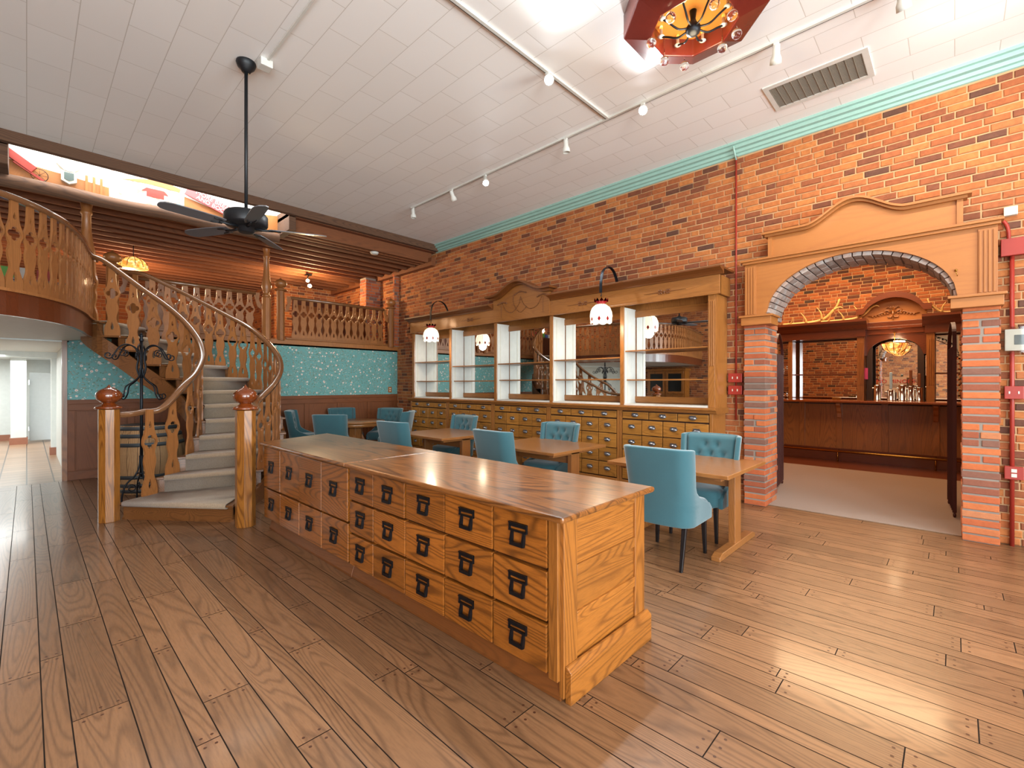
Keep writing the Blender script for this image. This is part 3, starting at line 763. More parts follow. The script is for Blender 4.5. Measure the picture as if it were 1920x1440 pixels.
# newels
def newel(x, y, z, h, label, ball='ball', post='newel', r=.098, name='newel_post'):
    t = thing(name, label, 'newel post', (x, y, z))
    obj('post', MB().prism_ngon((x, y), r, 8, z, z + h, PI / 8), post, t, bevel=.004)
    obj('collar', MB().lathe([(.055, 0), (.12, .006), (.128, .018), (.115, .032), (.085, .045), (.06, .06), (.055, .075)], (x, y, z + h), 24), ball, t)
    obj('finial', MB().lathe([(.03, .07), (.075, .085), (.106, .115), (.118, .15), (.112, .185), (.085, .215), (.05, .235), (.022, .25), (.008, .268), (.002, .28)], (x, y, z + h - .005), 24), ball, t)
    return t
newel(.63, 6.78, 0, 1.24, 'octagonal oak newel with cherry ball at the left foot of the stairs')
newel(1.62, 5.50, 0, 1.24, 'octagonal oak newel with cherry ball between stair and drawer counter')
newel(.97, 9.98, ZM, 1.02, 'pale oak newel with onion finial at the top of the stairs', 'bal', 'bal', .085)
newel(3.62, 10.06, ZM, 1.02, 'pale oak newel with onion finial in the middle of the mezzanine railing', 'bal', 'bal', .075)
newel(6.19, 10.04, ZM, .95, 'oak newel with ball finial at the brick end of the mezzanine railing', 'bal', 'bal', .075)
# turned columns to the ceiling
def column(x, y, z0, z1, label, rad=1.0, mat='bal'):
    t = thing('turned_column', label, 'column', (x, y, z0)); h = z1 - z0
    obj('plinth', MB().prism_ngon((x, y), .085 * rad, 8, z0, z0 + h * .46, PI / 8), mat, t, bevel=.004)
    b = h * .46
    obj('shaft', MB().lathe([(.06 * rad, b), (.075 * rad, b + .02), (.075 * rad, b + .05), (.05 * rad, b + .07), (.065 * rad, b + .12), (.09 * rad, b + .2), (.09 * rad, b + .26), (.07 * rad, b + .36), (.052 * rad, b + .55), (.047 * rad, h - .2), (.062 * rad, h - .18), (.062 * rad, h - .15), (.05 * rad, h - .13), (.065 * rad, h - .02), (.07 * rad, h)], (x, y, z0), 20), mat, t)
column(3.34, 10.04, ZM, JB, 'pale turned oak column on the mezzanine edge in front of the bulb', 1.0)
column(.62, 9.42, ZM, JB, 'pale turned oak column at the stair head by the balcony', 1.15)
# straight mezzanine railings
def mez_rail(x0, x1, n, label):
    t = thing('mezzanine_railing', label, 'railing', ((x0 + x1) / 2, 10.06, ZM))
    z = ZM + .9
    pts = [(x0 + .02, 10.06, z - .26), (x0 + .04, 10.06, z - .12), (x0 + .10, 10.06, z - .02), (x0 + .2, 10.06, z), (x1 - .2, 10.06, z), (x1 - .1, 10.06, z - .02), (x1 - .04, 10.06, z - .12), (x1 - .02, 10.06, z - .26)]
    obj('handrail', MB().tube([(x0 + .1, 10.06, z), (x1 - .1, 10.06, z)], 1.0, prof=RAILP), 'rail', t)
    obj('end_bracket', MB().extrude([(x0 + .02, z + .02), (x0 + .12, z + .02), (x0 + .12, z - .03), (x0 + .09, z - .14), (x0 + .06, z - .26), (x0 + .0, z - .30), (x0 + .0, z - .2), (x0 + .04, z - .12)], 'y', 10.04, 10.08), 'bal', t)
    obj('end_bracket', MB().extrude([(x1 - .02, z + .02), (x1 - .12, z + .02), (x1 - .12, z - .03), (x1 - .09, z - .14), (x1 - .06, z - .26), (x1 - .0, z - .30), (x1 - .0, z - .2), (x1 - .04, z - .12)], 'y', 10.04, 10.08), 'bal', t)
    obj('bottom_rail', MB().box(x0, x1, 10.03, 10.09, ZM + .03, ZM + .07), 'bal', t, bevel=.004)
    for k in range(n):
        xx = x0 + .2 + (x1 - x0 - .4) * k / (n - 1)
        baluster(t, (xx, 10.06), ZM + .06, z - .02, 0, (x1 - x0 - .4) / (n - 1) / .192)
mez_rail(1.07, 3.24, 11, 'pale oak sawn-baluster railing behind the stair on the mezzanine edge')
mez_rail(3.72, 6.11, 13, 'sawn-baluster railing over the wallpaper between newel and brick wall')
# ---------------------------------------------------------------- curved balcony
BC = [(.72, 9.25), (.66, 9.0), (.56, 8.5), (.45, 7.85), (.24, 7.15), (-.15, 6.62), (-.75, 6.32), (-1.5, 6.25), (-2.4, 6.35), (-4.5, 6.75)]
bc = smooth_curve([(a, b, 0) for a, b in BC], 6)
m = MB(); n = len(bc)
top = [(p.x, p.y, ZM) for p in bc] + [(-4.5, YF, ZM), (.44, YF, ZM)]; bot = [(x_, y_, ZM - .22) for x_, y_, _ in top]
k_ = len(top); m.add(top + bot, [tuple(range(k_))[::-1], tuple(range(k_, 2 * k_))])
struct('ceiling_balcony_soffit', m, 'hallwhite')
fa = thing('balcony_fascia', 'curved cherry wood fascia around the edge of the balcony', 'fascia', (.24, 7.15, ZM))
def offs(c, d):
    out = []
    for i, p in enumerate(c):
        t = (c[min(i + 1, len(c) - 1)] - c[max(i - 1, 0)]).normalized(); nrm = Vector((t.y, -t.x, 0))
        if nrm.dot(Vector((.0 - p.x + 1.5, -p.y, 0))) < 0: nrm = -nrm
        out.append(p + nrm * d)
    return out
e = bc
m = MB().tube([(p.x, p.y, ZM - .11) for p in e], 1.0, prof=[(-.02, -.125), (.02, -.125), (.02, .105), (-.02, .105)], smooth=False); obj('board', m, 'cherry_y', fa)
m = MB().tube([(p.x, p.y, ZM + .01) for p in e], 1.0, prof=[(-.05, -.015), (.05, -.015), (.05, .015), (-.05, .015)], smooth=False); obj('cap', m, 'bal', fa)
tag(fa, kind='structure')
br = thing('balcony_railing', 'curved oak railing with sawn balusters around the balcony over the hall', 'railing', (.24, 7.15, ZM))
z = ZM + .92
obj('handrail', MB().tube([(p.x, p.y, z) for p in bc[3:]], 1.0, prof=RAILP), 'rail', br)
acc = 0; BP = .165
for a, b in zip(bc[3:], bc[4:]):
    seg = (b - a).length; t = 0
    while acc + (seg - t) >= BP:
        t += BP - acc; acc = 0; p = a.lerp(b, t / seg)
        baluster(br, (p.x, p.y), ZM + .02, z - .02, math.atan2(b.y - a.y, b.x - a.x), .82)
    acc += seg - t

# ================================================================ DRAWER COUNTER (two joined units)
def pull_mesh(w=.085, h=.085):
    """label-holder pull: frame with label slot, drop bail below"""
    m = MB(); x = -.006
    m.box(x - .004, 0, -w / 2, w / 2, h * .30, h * .5).box(x - .008, 0, -w / 2, w / 2, h * .10, h * .18)
    m.box(x - .006, 0, -w / 2, -w / 2 + .008, h * .1, h * .5).box(x - .006, 0, w / 2 - .008, w / 2, h * .1, h * .5).box(x - .010, 0, -w / 2, w / 2, h * .44, h * .5)
    for s_ in (-1, 1):
        m.extrude([(0, h * .12), (-.012, h * .1), (-.024, -h * .3), (-.020, -h * .5), (-.006, -h * .5), (0, -h * .2)], 'y', s_ * w * .33 - .007, s_ * w * .33 + .007)
    m.box(-.026, -.012, -w * .36, w * .36, -h * .5, -h * .34)
    return m
pull_src = None
def place_mesh(name, me, parent, loc, mat=None, rz=0):
    o = bpy.data.objects.new(name, me); col.objects.link(o); o.parent = parent; o.location = Vector(loc) - wloc(parent); o.rotation_euler = (0, 0, rz); return o
_t = obj('pull', pull_mesh(.135, .125), 'pull', None, local=True, bevel=.0015); pull_big = _t.data; bpy.data.objects.remove(_t)
def drawer(parent, y0, y1, z0, z1, X, mat, pm, ny=0, sz=1.0, out=.012, name='drawer'):
    g = .006; jx = R.uniform(-.003, .004)
    m = MB().box(X - out + jx, X + .03, y0 + g, y1 - g, z0 + g, z1 - g)
    d = obj(name, m, mat, parent, bevel=.004)
    h = bpy.data.objects.new('label_pull', pm); col.objects.link(h); h.parent = d
    h.location = Vector((X - out + jx, (y0 + y1) / 2, (z0 + z1) / 2 + (z1 - z0) * .04)) - wloc(parent); h.scale = (sz,) * 3
    return d
IX0, IX1 = 1.75, 2.55
def counter(name, label, y0, y1, cols, rows, far_skew=0, end_panel=False):
    t = thing(name, label, 'drawer counter', ((IX0 + IX1) / 2, (y0 + y1) / 2, 0))
    sk = far_skew
    m = MB().extrude([(IX0 + .02, y0 + .002), (IX1, y0 + .002), (IX1, y1 + sk - .002), (IX0 + .02, y1 - .002)], 'z', .10, .872)
    obj('carcass', m, 'darkwood', t)
    m = MB().extrude([(1.695, y0 - (.06 if end_panel else 0)), (2.605, y0 - (.06 if end_panel else 0)), (2.605, y1 + sk + (.05 if sk else 0)), (1.695, y1 + (.02 if sk else 0))], 'z', .872, .905)
    obj('worktop', m, 'oak_top', t, bevel=.012)
    for za, zb in rows:
        for a, b in zip(cols, cols[1:]): drawer(t, a, b, za, zb, IX0, 'drawer', pull_big, out=.016, sz=.92)
    for a_, b_ in ((y0 + .002, cols[0] - .002), (cols[-1], y1 - .002)):
        if b_ - a_ > .012: obj('face_stile', MB().box(IX0 - .012, IX0 + .03, a_, b_, .10, .872), 'oak_z', t, bevel=.003)
    # kick board, sloping
    m = MB().extrude([(IX0 + .035, .10), (IX0 + .06, .10), (IX0 + .06, 0), (IX0 + .01, 0), (IX0 + .01, .02)], 'y', y0, y1 - (.1 if sk else 0))
    obj('kick_board', m, 'mould_y', t, bevel=.004)
    obj('back_board', MB().box(IX1 - .03, IX1 + .005, y0, y1 + sk, 0, .87), 'oak_y', t)
    if end_panel:
        Y = y0
        for (xa, xb, nm) in ((IX0 + .01, IX0 + .12, 'end_stile'), (IX1 - .11, IX1, 'end_stile')): obj(nm, MB().box(xa, xb, Y - .02, Y + .01, .02, .872), 'oak_z', t, bevel=.004)
        zz = [.872, .60, .545, .36, .305, .12]
        for za, zb in ((.83, .872), (.575, .63), (.345, .40), (.06, .16)): obj('end_rail', MB().box(IX0 + .12, IX1 - .11, Y - .018, Y + .01, za, zb), 'oak_x', t, bevel=.003)
        for za, zb in ((.63, .83), (.40, .575), (.16, .345)): obj('end_panel', MB().box(IX0 + .12, IX1 - .11, Y - .006, Y + .01, za, zb), 'oak_x', t)
        m = MB().box(IX0 + .02, IX1 + .02, Y - .055, Y - .02, 0, .15).extrude([(Y - .055, .15), (Y - .02, .15), (Y - .02, .175), (Y - .032, .172)], 'x', IX0 + .02, IX1 + .02)
        obj('base_board', m, 'oak_x', t, bevel=.004)
    return t
counter('drawer_counter', 'long oak drawer counter section with three drawer rows and panelled end, nearest', 1.36, 3.42, [1.42, 1.80, 2.22, 2.64, 3.05, 3.41], [(.115, .36), (.365, .615), (.62, .868)], 0, True)
counter('drawer_counter', 'oak drawer counter section with two drawer rows, beside the stair newel', 3.425, 5.30, [3.43, 3.90, 4.37, 4.84, 5.29], [(.115, .43), (.435, .865)], .34)

# ================================================================ WALL DRAWER CABINETS + MIRRORED HUTCH
_t = MB()
_t.sphere((-.004, 0, -.008), .047, 8, (.5, 1.0, .5)); _t.box(-.010, 0, -.042, .042, .006, .030).box(-.004, 0, -.056, .056, -.008, .008)
_t = obj('cup', _t, 'nickel', None, local=True); cup_me = _t.data; bpy.data.objects.remove(_t)
YS = [2.20, 3.53, 4.86, 6.19, 7.52, 8.85]
ords = ['nearest the arch', 'second from the arch', 'in the middle of the row', 'fourth from the arch', 'farthest, by the wallpapered wall']
XF = 5.97
for k in range(5):
    a, b = YS[k], YS[k + 1]
    t = thing('drawer_cabinet', 'oak apothecary drawer cabinet section ' + ords[k], 'cabinet', (6.2, (a + b) / 2, 0), group='apothecary drawer cabinets along the brick wall')
    obj('carcass', MB().box(XF + .01, 6.38, a + .002, b - .002, .0, 1.14), 'darkwood', t)
    if k == 0: obj('side_panel', MB().box(XF + .0, 6.38, a - .01, a + .002, .0, 1.14), 'hutch_z', t)
    obj('face_stile', MB().box(XF - .012, XF + .01, a + .002, a + .04, .0, 1.14), 'hutch_z', t, bevel=.002)
    obj('face_stile', MB().box(XF - .012, XF + .01, b - .04, b - .002, .0, 1.14), 'hutch_z', t, bevel=.002)
    obj('base_board', MB().box(XF - .02, XF + .01, a + .04, b - .04, 0, .14), 'hutch_y', t, bevel=.004)
    a2, b2 = a + .045, b - .045; w_ = (b2 - a2)
    for q in range(3): drawer(t, a2 + w_ * q / 3, a2 + w_ * (q + 1) / 3, 1.02, 1.13, XF, 'sdrawer', cup_me, out=.014)
    for r_ in range(4):
        for q in range(4): drawer(t, a2 + w_ * q / 4, a2 + w_ * (q + 1) / 4, .15 + r_ * .2155, .15 + (r_ + 1) * .2155, XF, 'sdrawer', cup_me, out=.014)
wt = thing('counter_ledge', 'moulded oak ledge running along the top of the apothecary drawers', 'ledge', (6.2, 5.5, 1.14))
m = MB().extrude([(6.38, 1.14), (XF - .015, 1.14), (XF - .03, 1.155), (XF - .035, 1.175), (XF - .06, 1.185), (XF - .06, 1.205), (XF - .045, 1.215), (6.38, 1.215)], 'y', 2.15, 8.92)
obj('ledge', m, 'hutch_y', wt)
hu = thing('mirrored_hutch', 'oak back-bar hutch with five mirrored shelf bays on the brick wall', 'hutch', (6.2, 5.5, 1.215))
HX, HB = 6.03, 6.38
obj('mirror_backing', MB().box(HB - .012, HB, 2.22, 8.83, 1.23, 2.8), 'hutch_z', hu)
for k in range(5):
    a, b = YS[k], YS[k + 1]
    # silvered panel framed in oak
    obj('mirror', MB().box(HB - .02, HB - .014, a + .10, b - .06, 1.33, 2.55), 'mirror', hu)
    for z_ in ((2.52, 2.62), (1.25, 1.335)): obj('mirror_frame', MB().box(HB - .035, HB - .018, a + .04, b - .03, *z_), 'hutch_y', hu, bevel=.003)
    # white partition on the far side of each bay and the near side
    obj('white_lining', MB().box(HX + .02, HB - .02, b - .04, b - .03, 1.22, 2.64), 'white', hu)
    obj('white_lining', MB().box(HX + .02, HB - .02, a + .03, a + .04, 1.22, 2.64), 'white', hu)
    obj('shelf_standard', MB().box(HX + .09, HX + .105, b - .044, b - .04, 1.24, 2.6), 'plastic', hu)
    sh = [(1.99, 1.57), (1.90, 1.58), (1.88, 1.58), (1.87, 1.57), (1.99, 1.57)][k]
    for i_, s_ in enumerate(sh):
        ins = .02 if i_ == 0 else .06
        obj('shelf', MB().box(HX + ins, HB - .04, a + .045, b - .045, s_, s_ + .018), 'hutch_y', hu, bevel=.002)
for k, y in enumerate(YS):
    a, b = (y, y + .085) if k == 0 else ((y - .045, y) if k == 5 else (y - .03, y + .03))
    m = MB().box(HX, HX + .03, a, b, 1.215, 2.66)
    if k == 0:
        for q in range(3): m.box(HX - .008, HX, a + .014 + q * .024, a + .026 + q * .024, 1.75, 2.58)
    obj('pilaster', m, 'hutch_z', hu, bevel=.002)
obj('side_panel', MB().box(HX, HB, 2.17, 2.20, 1.215, 2.66), 'hutch_z', hu); obj('side_panel', MB().box(HX, HB, 8.85, 8.88, 1.215, 2.66), 'hutch_z', hu)
obj('bottom_rail', MB().box(HX + .01, HB, 2.2, 8.85, 1.215, 1.235), 'white', hu)
obj('frieze_board', MB().box(HX - .03, HX + .02, 2.13, 8.92, 2.66, 2.90).box(HX, HB, 2.13, 2.16, 2.66, 2.90), 'hutch_y', hu, bevel=.003)
obj('frieze_bead', MB().box(HX - .04, HX - .03, 2.12, 8.93, 2.655, 2.68), 'hutch_y', hu, bevel=.003)
def cornice_prof(x, z, s_=1.0): return [(x, z), (x - .02 * s_, z), (x - .03 * s_, z + .02 * s_), (x - .06 * s_, z + .04 * s_), (x - .13 * s_, z + .065 * s_), (x - .14 * s_, z + .07 * s_), (x - .14 * s_, z + .09 * s_), (x, z + .09 * s_)]
for (a, b) in ((2.08, 4.84), (6.22, 8.97)):
    obj('cornice', MB().extrude(cornice_prof(HX - .02, 2.90), 'y', a, b).box(HX - .02, HB, a, b, 2.965, 2.99), 'mould_y', hu)
def crest(y):
    t = (y - 5.53) / .60
    return 3.07 + (.20 * (math.cos(PI * t) + 1) / 2 if abs(t) < 1 else 0)
obj('crest_board', band_poly(lambda y: 2.66, crest, 4.86, 6.20, 50, HX - .045, HX + .0), 'hutch_y', hu)
obj('crest_moulding', band_poly(lambda y: crest(y) - .01, lambda y: crest(y) + .03, 4.82, 6.24, 56, HX - .10, HX + .02), 'mould_y', hu)
obj('crest_moulding', band_poly(lambda y: crest(y) + .03, lambda y: crest(y) + .065, 4.76, 6.30, 56, HX - .18, HX + .04), 'mould_y', hu)
# applied carved garlands
def garland(pts, r=.008, x=HX - .05):
    m = MB(); c = smooth_curve([(x, a, b) for a, b in pts], 10)
    m.tube([tuple(p) for p in c], r * .45, 5)
    for i, p in enumerate(c[::1]):
        if i % 2 == 0: m.sphere((p.x, p.y + R.uniform(-.004, .004), p.z), r * R.uniform(.8, 1.3), 4)
    return m
obj('carved_garland', garland([(5.95, 2.98), (5.85, 2.84), (5.70, 2.80), (5.55, 2.92), (5.50, 3.05)]), 'mould_y', hu)
obj('carved_garland', garland([(5.5, 3.05), (5.42, 2.90), (5.28, 2.82), (5.12, 2.86), (5.02, 3.0)]), 'mould_y', hu)
obj('carved_garland', garland([(5.68, 3.08), (5.66, 2.92), (5.52, 2.78), (5.36, 2.86)]), 'mould_y', hu)
obj('carved_garland', garland([(5.98, 2.98), (5.98, 2.74)], .007), 'mould_y', hu); obj('carved_garland', garland([(4.99, 2.98), (4.99, 2.74)], .007), 'mould_y', hu)
obj('carved_leaves', garland([(6.08, 2.97), (5.95, 3.0), (5.85, 2.98)], .014), 'mould_y', hu); obj('carved_leaves', garland([(5.65, 3.1), (5.52, 3.14), (5.38, 3.11)], .014), 'mould_y', hu); obj('carved_leaves', garland([(5.12, 3.0), (5.0, 3.03), (4.9, 3.0)], .014), 'mould_y', hu)
for yc in (2.86, 4.2, 6.86, 8.2):
    m = MB().extrude([(yc - .3, 2.775), (yc, 2.785), (yc + .3, 2.775), (yc, 2.769)], 'x', HX - .038, HX - .03)
    for q in (-.07, -.04, 0, .04, .07): m.sphere((HX - .036, yc + q, 2.777 + (.02 if q else 0)), .014, 5).sphere((HX - .036, yc + q, 2.777 - .02), .012, 5)
    obj('carved_spray', m, 'mould_y', hu)

# hook arms with tulip lamps
def tulip(x, y, z, label_l, label_b):
    b = thing('lamp_bracket', label_b, 'bracket', (HX, y, 2.99), group='hooked iron brackets on the hutch cornice')
    pts = [(HX + .05, y - .0, 2.99), (HX + .03, y, 3.08), (HX - .06, y, 3.19), (HX - .2, y, 3.22), (HX - .33, y, 3.14), (x, y, 3.0), (x - .01, y, 2.9), (x - .01, y, 2.82)]
    obj('strap', MB().tube(smooth_curve(pts, 6), 1, prof=[(-.004, -.022), (.004, -.022), (.004, .022), (-.004, .022)], up=(0, 1, 0.001), smooth=False), 'iron', b)
    obj('hook', MB().tube([(x - .01, y, 2.83), (x + .01, y, 2.8), (x, y, 2.77), (x - .015, y, 2.78)], .006), 'iron', b)
    t = thing('tulip_lamp', label_l, 'pendant lamp', (x, y, z), group='tulip shade lamps over the hutch')
    obj('chain', MB().tube([(x, y, 2.77), (x, y, z + .12)], .005), 'brass', t)
    n = 20
    obj('crown', MB().lathe([(.055, .10), (.065, .135), (.085, .16), (.10, .17)], (x, y, z), 20, lambda i, n, r, zz: .022 * (math.cos(2 * PI * i / n * 10) if zz > .15 else 0)), 'redglass', t)
    pr = [(.05, .11), (.08, .10), (.125, .06), (.150, 0), (.158, -.06), (.152, -.11), (.150, -.135)]
    vs = []; fs = []
    for r_, zz in pr:
        for i in range(32):
            w_ = (-.028 * abs(math.sin(4 * 2 * PI * i / 32 / 1.0 + .001)) if zz < -.12 else 0); rr = r_ * (1 + .025 * math.cos(8 * 2 * PI * i / 32))
            vs.append((x + rr * math.cos(2 * PI * i / 32), y + rr * math.sin(2 * PI * i / 32), z + zz + w_))
    for j in range(len(pr) - 1):
        for i in range(32): fs.append((j * 32 + i, j * 32 + (i + 1) % 32, (j + 1) * 32 + (i + 1) % 32, (j + 1) * 32 + i))
    obj('shade', MB().add(vs, fs, smooth=True), 'litglass', t)
    m = MB()
    for i in range(8):
        an = 2 * PI * (i + .5) / 8; rr = .157; c_, s_ = math.cos(an), math.sin(an)
        p = lambda w_, dz: (x + rr * c_ - s_ * w_, y + rr * s_ + c_ * w_, z - .11 + dz)
        m.add([p(-.022, 0), p(0, -.035), p(.022, 0), p(0, .04)], [(0, 1, 2, 3)])
    obj('red_diamonds', m, 'redglass', t)
    m = MB()
    for i in range(8):
        an = 2 * PI * i / 8; m.tube([(x + r_ * 1.012 * math.cos(an), y + r_ * 1.012 * math.sin(an), z + zz) for r_, zz in pr], .0025, 5)
    obj('lead_strips', m, 'brass', t)
    lamp('tulip_lamp_glow', 'POINT', (x, y, z - .19), 11, (1, .86, .66), .08)
tulip(5.65, 3.64, 2.545, 'tulip pendant with ruby crown in front of the fourth mirrored bay', 'black iron strap hook arching from the cornice, nearer of the two')
tulip(5.65, 7.66, 2.545, 'tulip pendant with ruby crown in front of the farthest mirrored bay', 'black iron strap hook arching from the cornice, by the far end')

# ================================================================ TABLES
def table(y0, y1, x0, x1, label):
    t = thing('trestle_table', label, 'table', ((x0 + x1) / 2, (y0 + y1) / 2, 0), group='oak trestle tables between counter and drawer wall')
    obj('tabletop', MB().box(x0, x1, y0, y1, .718, .752), 'table_y', t, bevel=.004)
    xc = (x0 + x1) / 2
    for y in (y0 + .12, y1 - .12):
        l = obj('leg', MB().box(xc - .08, xc + .08, y - .03, y + .03, .05, .70), 'table_z', t, bevel=.004)
        obj('foot', MB().extrude([(x0 + .05, 0), (x1 - .05, 0), (x1 - .05, .035), (x1 - .12, .06), (x0 + .12, .06), (x0 + .05, .035)], 'y', y - .038, y + .038), 'table_y', t, bevel=.005)
        obj('bearer', MB().box(x0 + .1, x1 - .1, y - .03, y + .03, .68, .718), 'table_y', t, bevel=.003)
    obj('stretcher', MB().box(xc - .02, xc + .02, y0 + .14, y1 - .14, .56, .68), 'table_y', t)
    return t
table(1.36, 2.52, 4.02, 5.08, 'oak trestle table nearest the brick pillar, two teal chairs')
table(3.20, 4.38, 4.02, 5.08, 'oak trestle table in the middle of the row of three')
table(5.20, 6.38, 4.02, 5.08, 'oak trestle table farthest from the pillar, before the round table')
t = thing('round_table', 'round oak pedestal table ringed by teal chairs near the wainscot', 'table', (4.75, 9.1, 0))
obj('tabletop', MB().lathe([(.58, .725), (.61, .73), (.61, .748), (.60, .755)], (4.75, 9.1, 0), 40), 'table_y', t)
obj('apron', MB().lathe([(.53, .65), (.545, .655), (.545, .725), (.5, .725)], (4.75, 9.1, 0), 40), 'table_y', t)
obj('pedestal', MB().prism_ngon((4.75, 9.1), .16, 8, .12, .65, PI / 8), 'table_z', t, bevel=.006)
for k in range(4):
    an = PI / 4 + k * PI / 2 + .3; c_, s_ = math.cos(an), math.sin(an)
    pts = [(4.75 + c_ * d, 9.1 + s_ * d, zz) for d, zz in ((.1, .5), (.2, .3), (.32, .14), (.46, .05), (.5, .03))]
    obj('leg', MB().tube(smooth_curve(pts, 4), 1, prof=[(-.03, -.035), (.03, -.035), (.03, .035), (-.03, .035)], smooth=False), 'table_z', t, bevel=.004)

# ================================================================ CHAIRS
def make_chair(label):
    t = thing('upholstered_chair', label, 'chair', (0, 0, 0), group='teal buttoned dining chairs')
    # outer shell: U in plan whose wings sink toward the seat front
    na, nz = 28, 14; vs = []; fs = []
    def shell(a, zf):
        """a -1..1 around the U; zf 0..1 up"""
        z = .33 + zf * .66
        lean = -.075 * max(0, zf - .2) / .8 - .02 * zf * zf
        hw = .255 + .03 * zf if zf > .3 else .262
        f = .40 if zf < .18 else .40 * (1 - min(1, (zf - .18) / .32)) ** 2.0 + .035
        rad = .10
        s_ = abs(a); sg = 1 if a >= 0 else -1
        L1 = hw - rad; L2 = rad * PI / 2; L3 = f; T = L1 + L2 + L3; d = s_ * T
        if d < L1: x, y = 0 - .012 * (1 - (d / L1) ** 2), d
        elif d < L1 + L2:
            th = (d - L1) / rad; x, y = rad * (1 - math.cos(th)), L1 + rad * math.sin(th)
        else: x, y = rad + (d - L1 - L2), hw
        tz = .0
        if zf > .9: tz = -.012 * (s_ ** 3)
        return Vector((-.255 + lean + x, sg * y, z + tz))
    for j in range(nz + 1):
        for i in range(na + 1): vs.append(shell(-1 + 2 * i / na, j / nz))
    for j in range(nz):
        for i in range(na): fs.append((j * (na + 1) + i, j * (na + 1) + i + 1, (j + 1) * (na + 1) + i + 1, (j + 1) * (na + 1) + i))
    m = MB().add(vs, fs, smooth=True)
    o = obj('backrest_shell', m, 'fabric', t, local=True)
    md = o.modifiers.new('s', 'SOLIDIFY'); md.thickness = .045; md.offset = 0
    md = o.modifiers.new('b', 'BEVEL'); md.width = .014; md.segments = 3; md.limit_method = 'ANGLE'; md.angle_limit = .9
    # tufted inner back
    na, nz = 26, 22; vs = []; fs = []
    btn = [(-.12, .86), (0 - .0, .86 - .0), (.12, .86), (-.06, .74), (.06, .74), (-.12, .62), (0, .62), (.12, .62)]
    btn = [(-.06, .88), (.06, .88), (-.13, .78), (0, .78), (.13, .78), (-.06, .68), (.06, .68), (-.13, .58), (0, .58), (.13, .58)]
    def inner(y, z):
        zf = (z - .33) / .66; lean = -.075 * max(0, zf - .2) / .8 - .02 * zf * zf
        th = .055 + .012
        dp = 0
        for (by, bz) in btn:
            r2 = (y - by) ** 2 + (z - bz) ** 2; dp += .030 * math.exp(-r2 / .0009)
            for sx in (-1, 1):
                # diagonal creases to the neighbours
                ex, ez = by + sx * .06, bz - .10; tt = max(0, min(1, ((y - by) * (ex - by) + (z - bz) * (ez - bz)) / ((ex - by) ** 2 + (ez - bz) ** 2)))
                if bz > .6:
                    d2 = (y - by - tt * (ex - by)) ** 2 + (z - bz - tt * (ez - bz)) ** 2; dp += .006 * math.exp(-d2 / .00012)
        hw = .235 + .03 * zf; e = min(1, (hw - abs(y)) / .04); e2 = min(1, (.985 - z) / .03)
        k = math.sqrt(max(0, 1 - (1 - max(0, e)) ** 2)) * math.sqrt(max(0, 1 - (1 - max(0, e2)) ** 2))
        curve = .07 * (abs(y) / hw) ** 4
        return Vector((-.245 + lean + (th - dp) * k + curve * .4, y, z))
    for j in range(nz + 1):
        z = .44 + .545 * j / nz; hw = .235 + .03 * (z - .33) / .66
        for i in range(na + 1): vs.append(inner(-hw + 2 * hw * i / na, z))
    for j in range(nz):
        for i in range(na): fs.append((j * (na + 1) + i, j * (na + 1) + i + 1, (j + 1) * (na + 1) + i + 1, (j + 1) * (na + 1) + i))
    obj('tufted_back', MB().add(vs, fs, smooth=True), 'fabric', t, local=True)
    m = MB()
    for (by, bz) in btn: p = inner(by, bz); m.sphere((p.x + .006, by, bz), .010, 5, (.6, 1, 1))
    obj('buttons', m, 'fabric', t, local=True)
    # seat
    n = 32; prof = [(.90, .33), (.985, .345), (1.0, .38), (1.0, .44), (.985, .475), (.93, .495), (.6, .508), (.1, .512)]
    vs = []; fs = []
    for s_, z in prof:
        for i in range(n):
            th = 2 * PI * i / n; c_, q_ = math.cos(th), math.sin(th)
            cx = abs(c_) ** .45 * (1 if c_ > 0 else -1); cy = abs(q_) ** .45 * (1 if q_ > 0 else -1)
            vs.append((.025 + cx * .262 * s_, cy * (.272 - .012 * 0) * s_ * (1 + .04 * (cx > 0) * c_), z))
    mm = len(prof)
    for j in range(mm - 1):
        for i in range(n): fs.append((j * n + i, j * n + (i + 1) % n, (j + 1) * n + (i + 1) % n, (j + 1) * n + i))
    fs.append(tuple((mm - 1) * n + i for i in range(n))); fs.append(tuple(range(n))[::-1])
    obj('seat', MB().add(vs, fs, smooth=True), 'fabric', t, local=True)
    for sx, sy in ((1, 1), (1, -1), (-1, 1), (-1, -1)):
        x0, y0 = (.225 if sx > 0 else -.20), sy * .215; x1, y1 = (.235 if sx > 0 else -.335), sy * (.225 if sx > 0 else .235)
        a, b = .021, .013
        vs = [(x1 - b, y1 - b, 0), (x1 + b, y1 - b, 0), (x1 + b, y1 + b, 0), (x1 - b, y1 + b, 0), (x0 - a, y0 - a, .36), (x0 + a, y0 - a, .36), (x0 + a, y0 + a, .36), (x0 - a, y0 + a, .36)]
        obj('leg', MB().add(vs, [(3, 2, 1, 0), (4, 5, 6, 7), (0, 1, 5, 4), (1, 2, 6, 5), (2, 3, 7, 6), (3, 0, 4, 7)]), 'black', t, local=True, bevel=.003)
    return t
ch = make_chair('teal upholstered chair with its smooth back turned, closest to the counter end')
ch.location = (3.97, 1.84, 0); ch.rotation_euler = (0, 0, .03)
